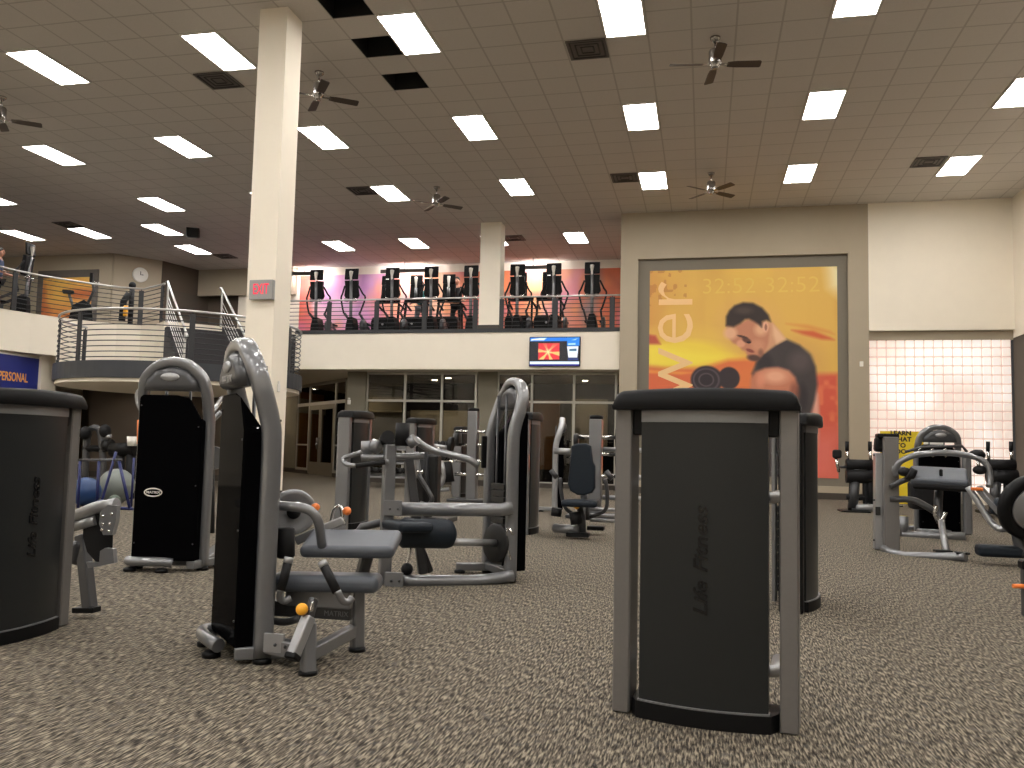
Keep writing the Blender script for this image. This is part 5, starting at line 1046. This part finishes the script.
def person(label, loc, rz, top, legs, stride=.22, hands=(.30, -.38, 1.08), tilt=0, shorts=False, s=1.0):
    """walking figure facing -y, 1.70 m tall, hands held forward"""
    t = thing('person', label, 'person', loc, rz); t.scale = (s,)*3; hx, hy, hz = hands
    V = [(0, 0, .95), (0, -.02, 1.12), (0, -.02, 1.34), (0, -.01, 1.45), (0, -.03, 1.53), (0, -.05, 1.62),
         (-.10, 0, .90), (-.11, -stride*.5, .50), (-.11, -stride*.9, .09), (-.11, -stride*.9-.15, .04), (.10, 0, .90), (.11, stride*.3, .50), (.11, stride*1.4, .13), (.11, stride*1.4-.13, .05),
         (-.18, 0, 1.40), (-.25, .02, 1.16), (-hx, hy+.1, hz-.01), (-hx+.02, hy, hz), (.18, 0, 1.40), (.25, .02, 1.16), (hx, hy+.1, hz-.01), (hx-.02, hy, hz)]
    Ed = [(0, 1), (1, 2), (2, 3), (3, 4), (4, 5), (0, 6), (6, 7), (7, 8), (8, 9), (0, 10), (10, 11), (11, 12), (12, 13), (3, 14), (14, 15), (15, 16), (16, 17), (3, 18), (18, 19), (19, 20), (20, 21)]
    R = [(.15, .11), (.135, .10), (.155, .11), (.10, .08), .05, .075, .085, .058, .042, .035, .085, .058, .042, .035, .062, .045, .032, .03, .062, .045, .032, .03]
    skinmesh('body', V, Ed, R, 'skin', t)
    hd = MB(); hd.ball((0, -.06, 1.64), .1, 20, (.80, .98, 1.18)); hd.ball((0, -.158, 1.635), .018, 10, (.8, 1, 1.4)); hd.ball((-.083, -.05, 1.63), .02, 8, (.5, .8, 1.4)); hd.ball((.083, -.05, 1.63), .02, 8, (.5, .8, 1.4)); h_ = hd.build('head', 'skin', t)
    for s_ in (-1, 1): MB().ball((s_*.032, -.148, 1.655), .011, 8).build('eye', 'print_black', h_)
    MB().ball((0, -.148, 1.585), .02, 8, (1.3, .5, .35)).build('mouth', 'exit_red' if False else 'skin', h_)
    MB().ball((0, -.04, 1.69), .1, 18, (.88, 1.02, .92)).build('hair', 'hair', t)
    tv_ = [V[0], V[1], V[2], V[3], V[14], (-.235, .015, 1.22), V[18], (.235, .015, 1.22)]
    skinmesh('shirt', tv_, [(0, 1), (1, 2), (2, 3), (3, 4), (4, 5), (3, 6), (6, 7)], [(.165, .125), (.152, .117), (.17, .125), (.105, .09), .075, .06, .075, .06], top, t)
    lo = .62 if shorts else .1
    cut = lambda a, b_: tuple(a[i]+(b_[i]-a[i])*(.55 if shorts else 1) for i in range(3))
    lv = [(0, 0, .97), V[6], cut(V[6], V[7]), V[10], cut(V[10], V[11])]; le = [(0, 1), (1, 2), (0, 3), (3, 4)]; lr = [(.16, .12), .10, .085 if shorts else .07, .10, .085 if shorts else .07]
    if not shorts: lv += [V[8], V[12]]; le += [(2, 5), (4, 6)]; lr += [.058, .058]
    skinmesh('trousers' if not shorts else 'shorts', lv, le, lr, legs, t)
    for k in (8, 12):
        x, y, z = V[k]; MB().box((x, y-.07, z-.045), (.10, .28, .09), None, .035, 3).build('shoe', 'print_black', t)
    for s_ in (-1, 1):     # fingers curled over the bar
        for f in range(4): MB().tube([(s_*(hx-.05+.018*f), hy-.01, hz+.005), (s_*(hx-.05+.018*f), hy-.055-.006*(f % 2), hz), (s_*(hx-.05+.018*f), hy-.06, hz-.035)], .009, 6).build('finger', 'skin', t)
        MB().tube([(s_*(hx-.06), hy+.03, hz), (s_*(hx-.085), hy-.02, hz-.015)], .011, 6).build('thumb', 'skin', t)
    return t
person('person in a teal top and grey trousers walking on a treadmill behind the balcony railing', (xb(420, 23.45), 23.5, Z2+.22), 0, 'cloth_teal', 'cloth_grey', .18, (.27, -.36, 1.02), s=.96)
person('person in dark clothes on a treadmill behind the balcony railing, left of the upper column', (xb(455.5, 23.3), 23.4, Z2+.22), 0, 'cloth_black', 'cloth_black', .16, (.27, -.36, 1.02))
person('person in a blue grey top at the left edge, exercising behind the upper left railing', (-17.2, atx(-5, 300, -17.2).y, Z2+.02), PI/2+.3, 'cloth_blue', 'cloth_black', .2, (.27, -.36, 1.10), shorts=True, s=.96)
# ------------------------------------------------------------------ light, camera, colour
w = bpy.data.worlds.new('World'); bpy.context.scene.world = w; w.use_nodes = True
w.node_tree.nodes['Background'].inputs[0].default_value = (.9, .85, .8, 1); w.node_tree.nodes['Background'].inputs[1].default_value = .05
cd = bpy.data.cameras.new('Camera'); cam = bpy.data.objects.new('Camera', cd); COL.objects.link(cam)
cam.matrix_world = Matrix(((RT.x, UP.x, -FW.x, 0), (RT.y, UP.y, -FW.y, 0), (RT.z, UP.z, -FW.z, EYE), (0, 0, 0, 1)))
cd.sensor_fit = 'HORIZONTAL'; cd.sensor_width = 36; cd.lens = 36*F_PX/1024; cd.clip_start = .05; cd.clip_end = 200
sc = bpy.context.scene; sc.camera = cam
sc.view_settings.view_transform = 'Standard'; sc.view_settings.look = 'None'; sc.view_settings.gamma = 1; sc.view_settings.use_curve_mapping = False; sc.view_settings.exposure = 0
try: sc.cycles.use_denoising = True
except Exception: pass
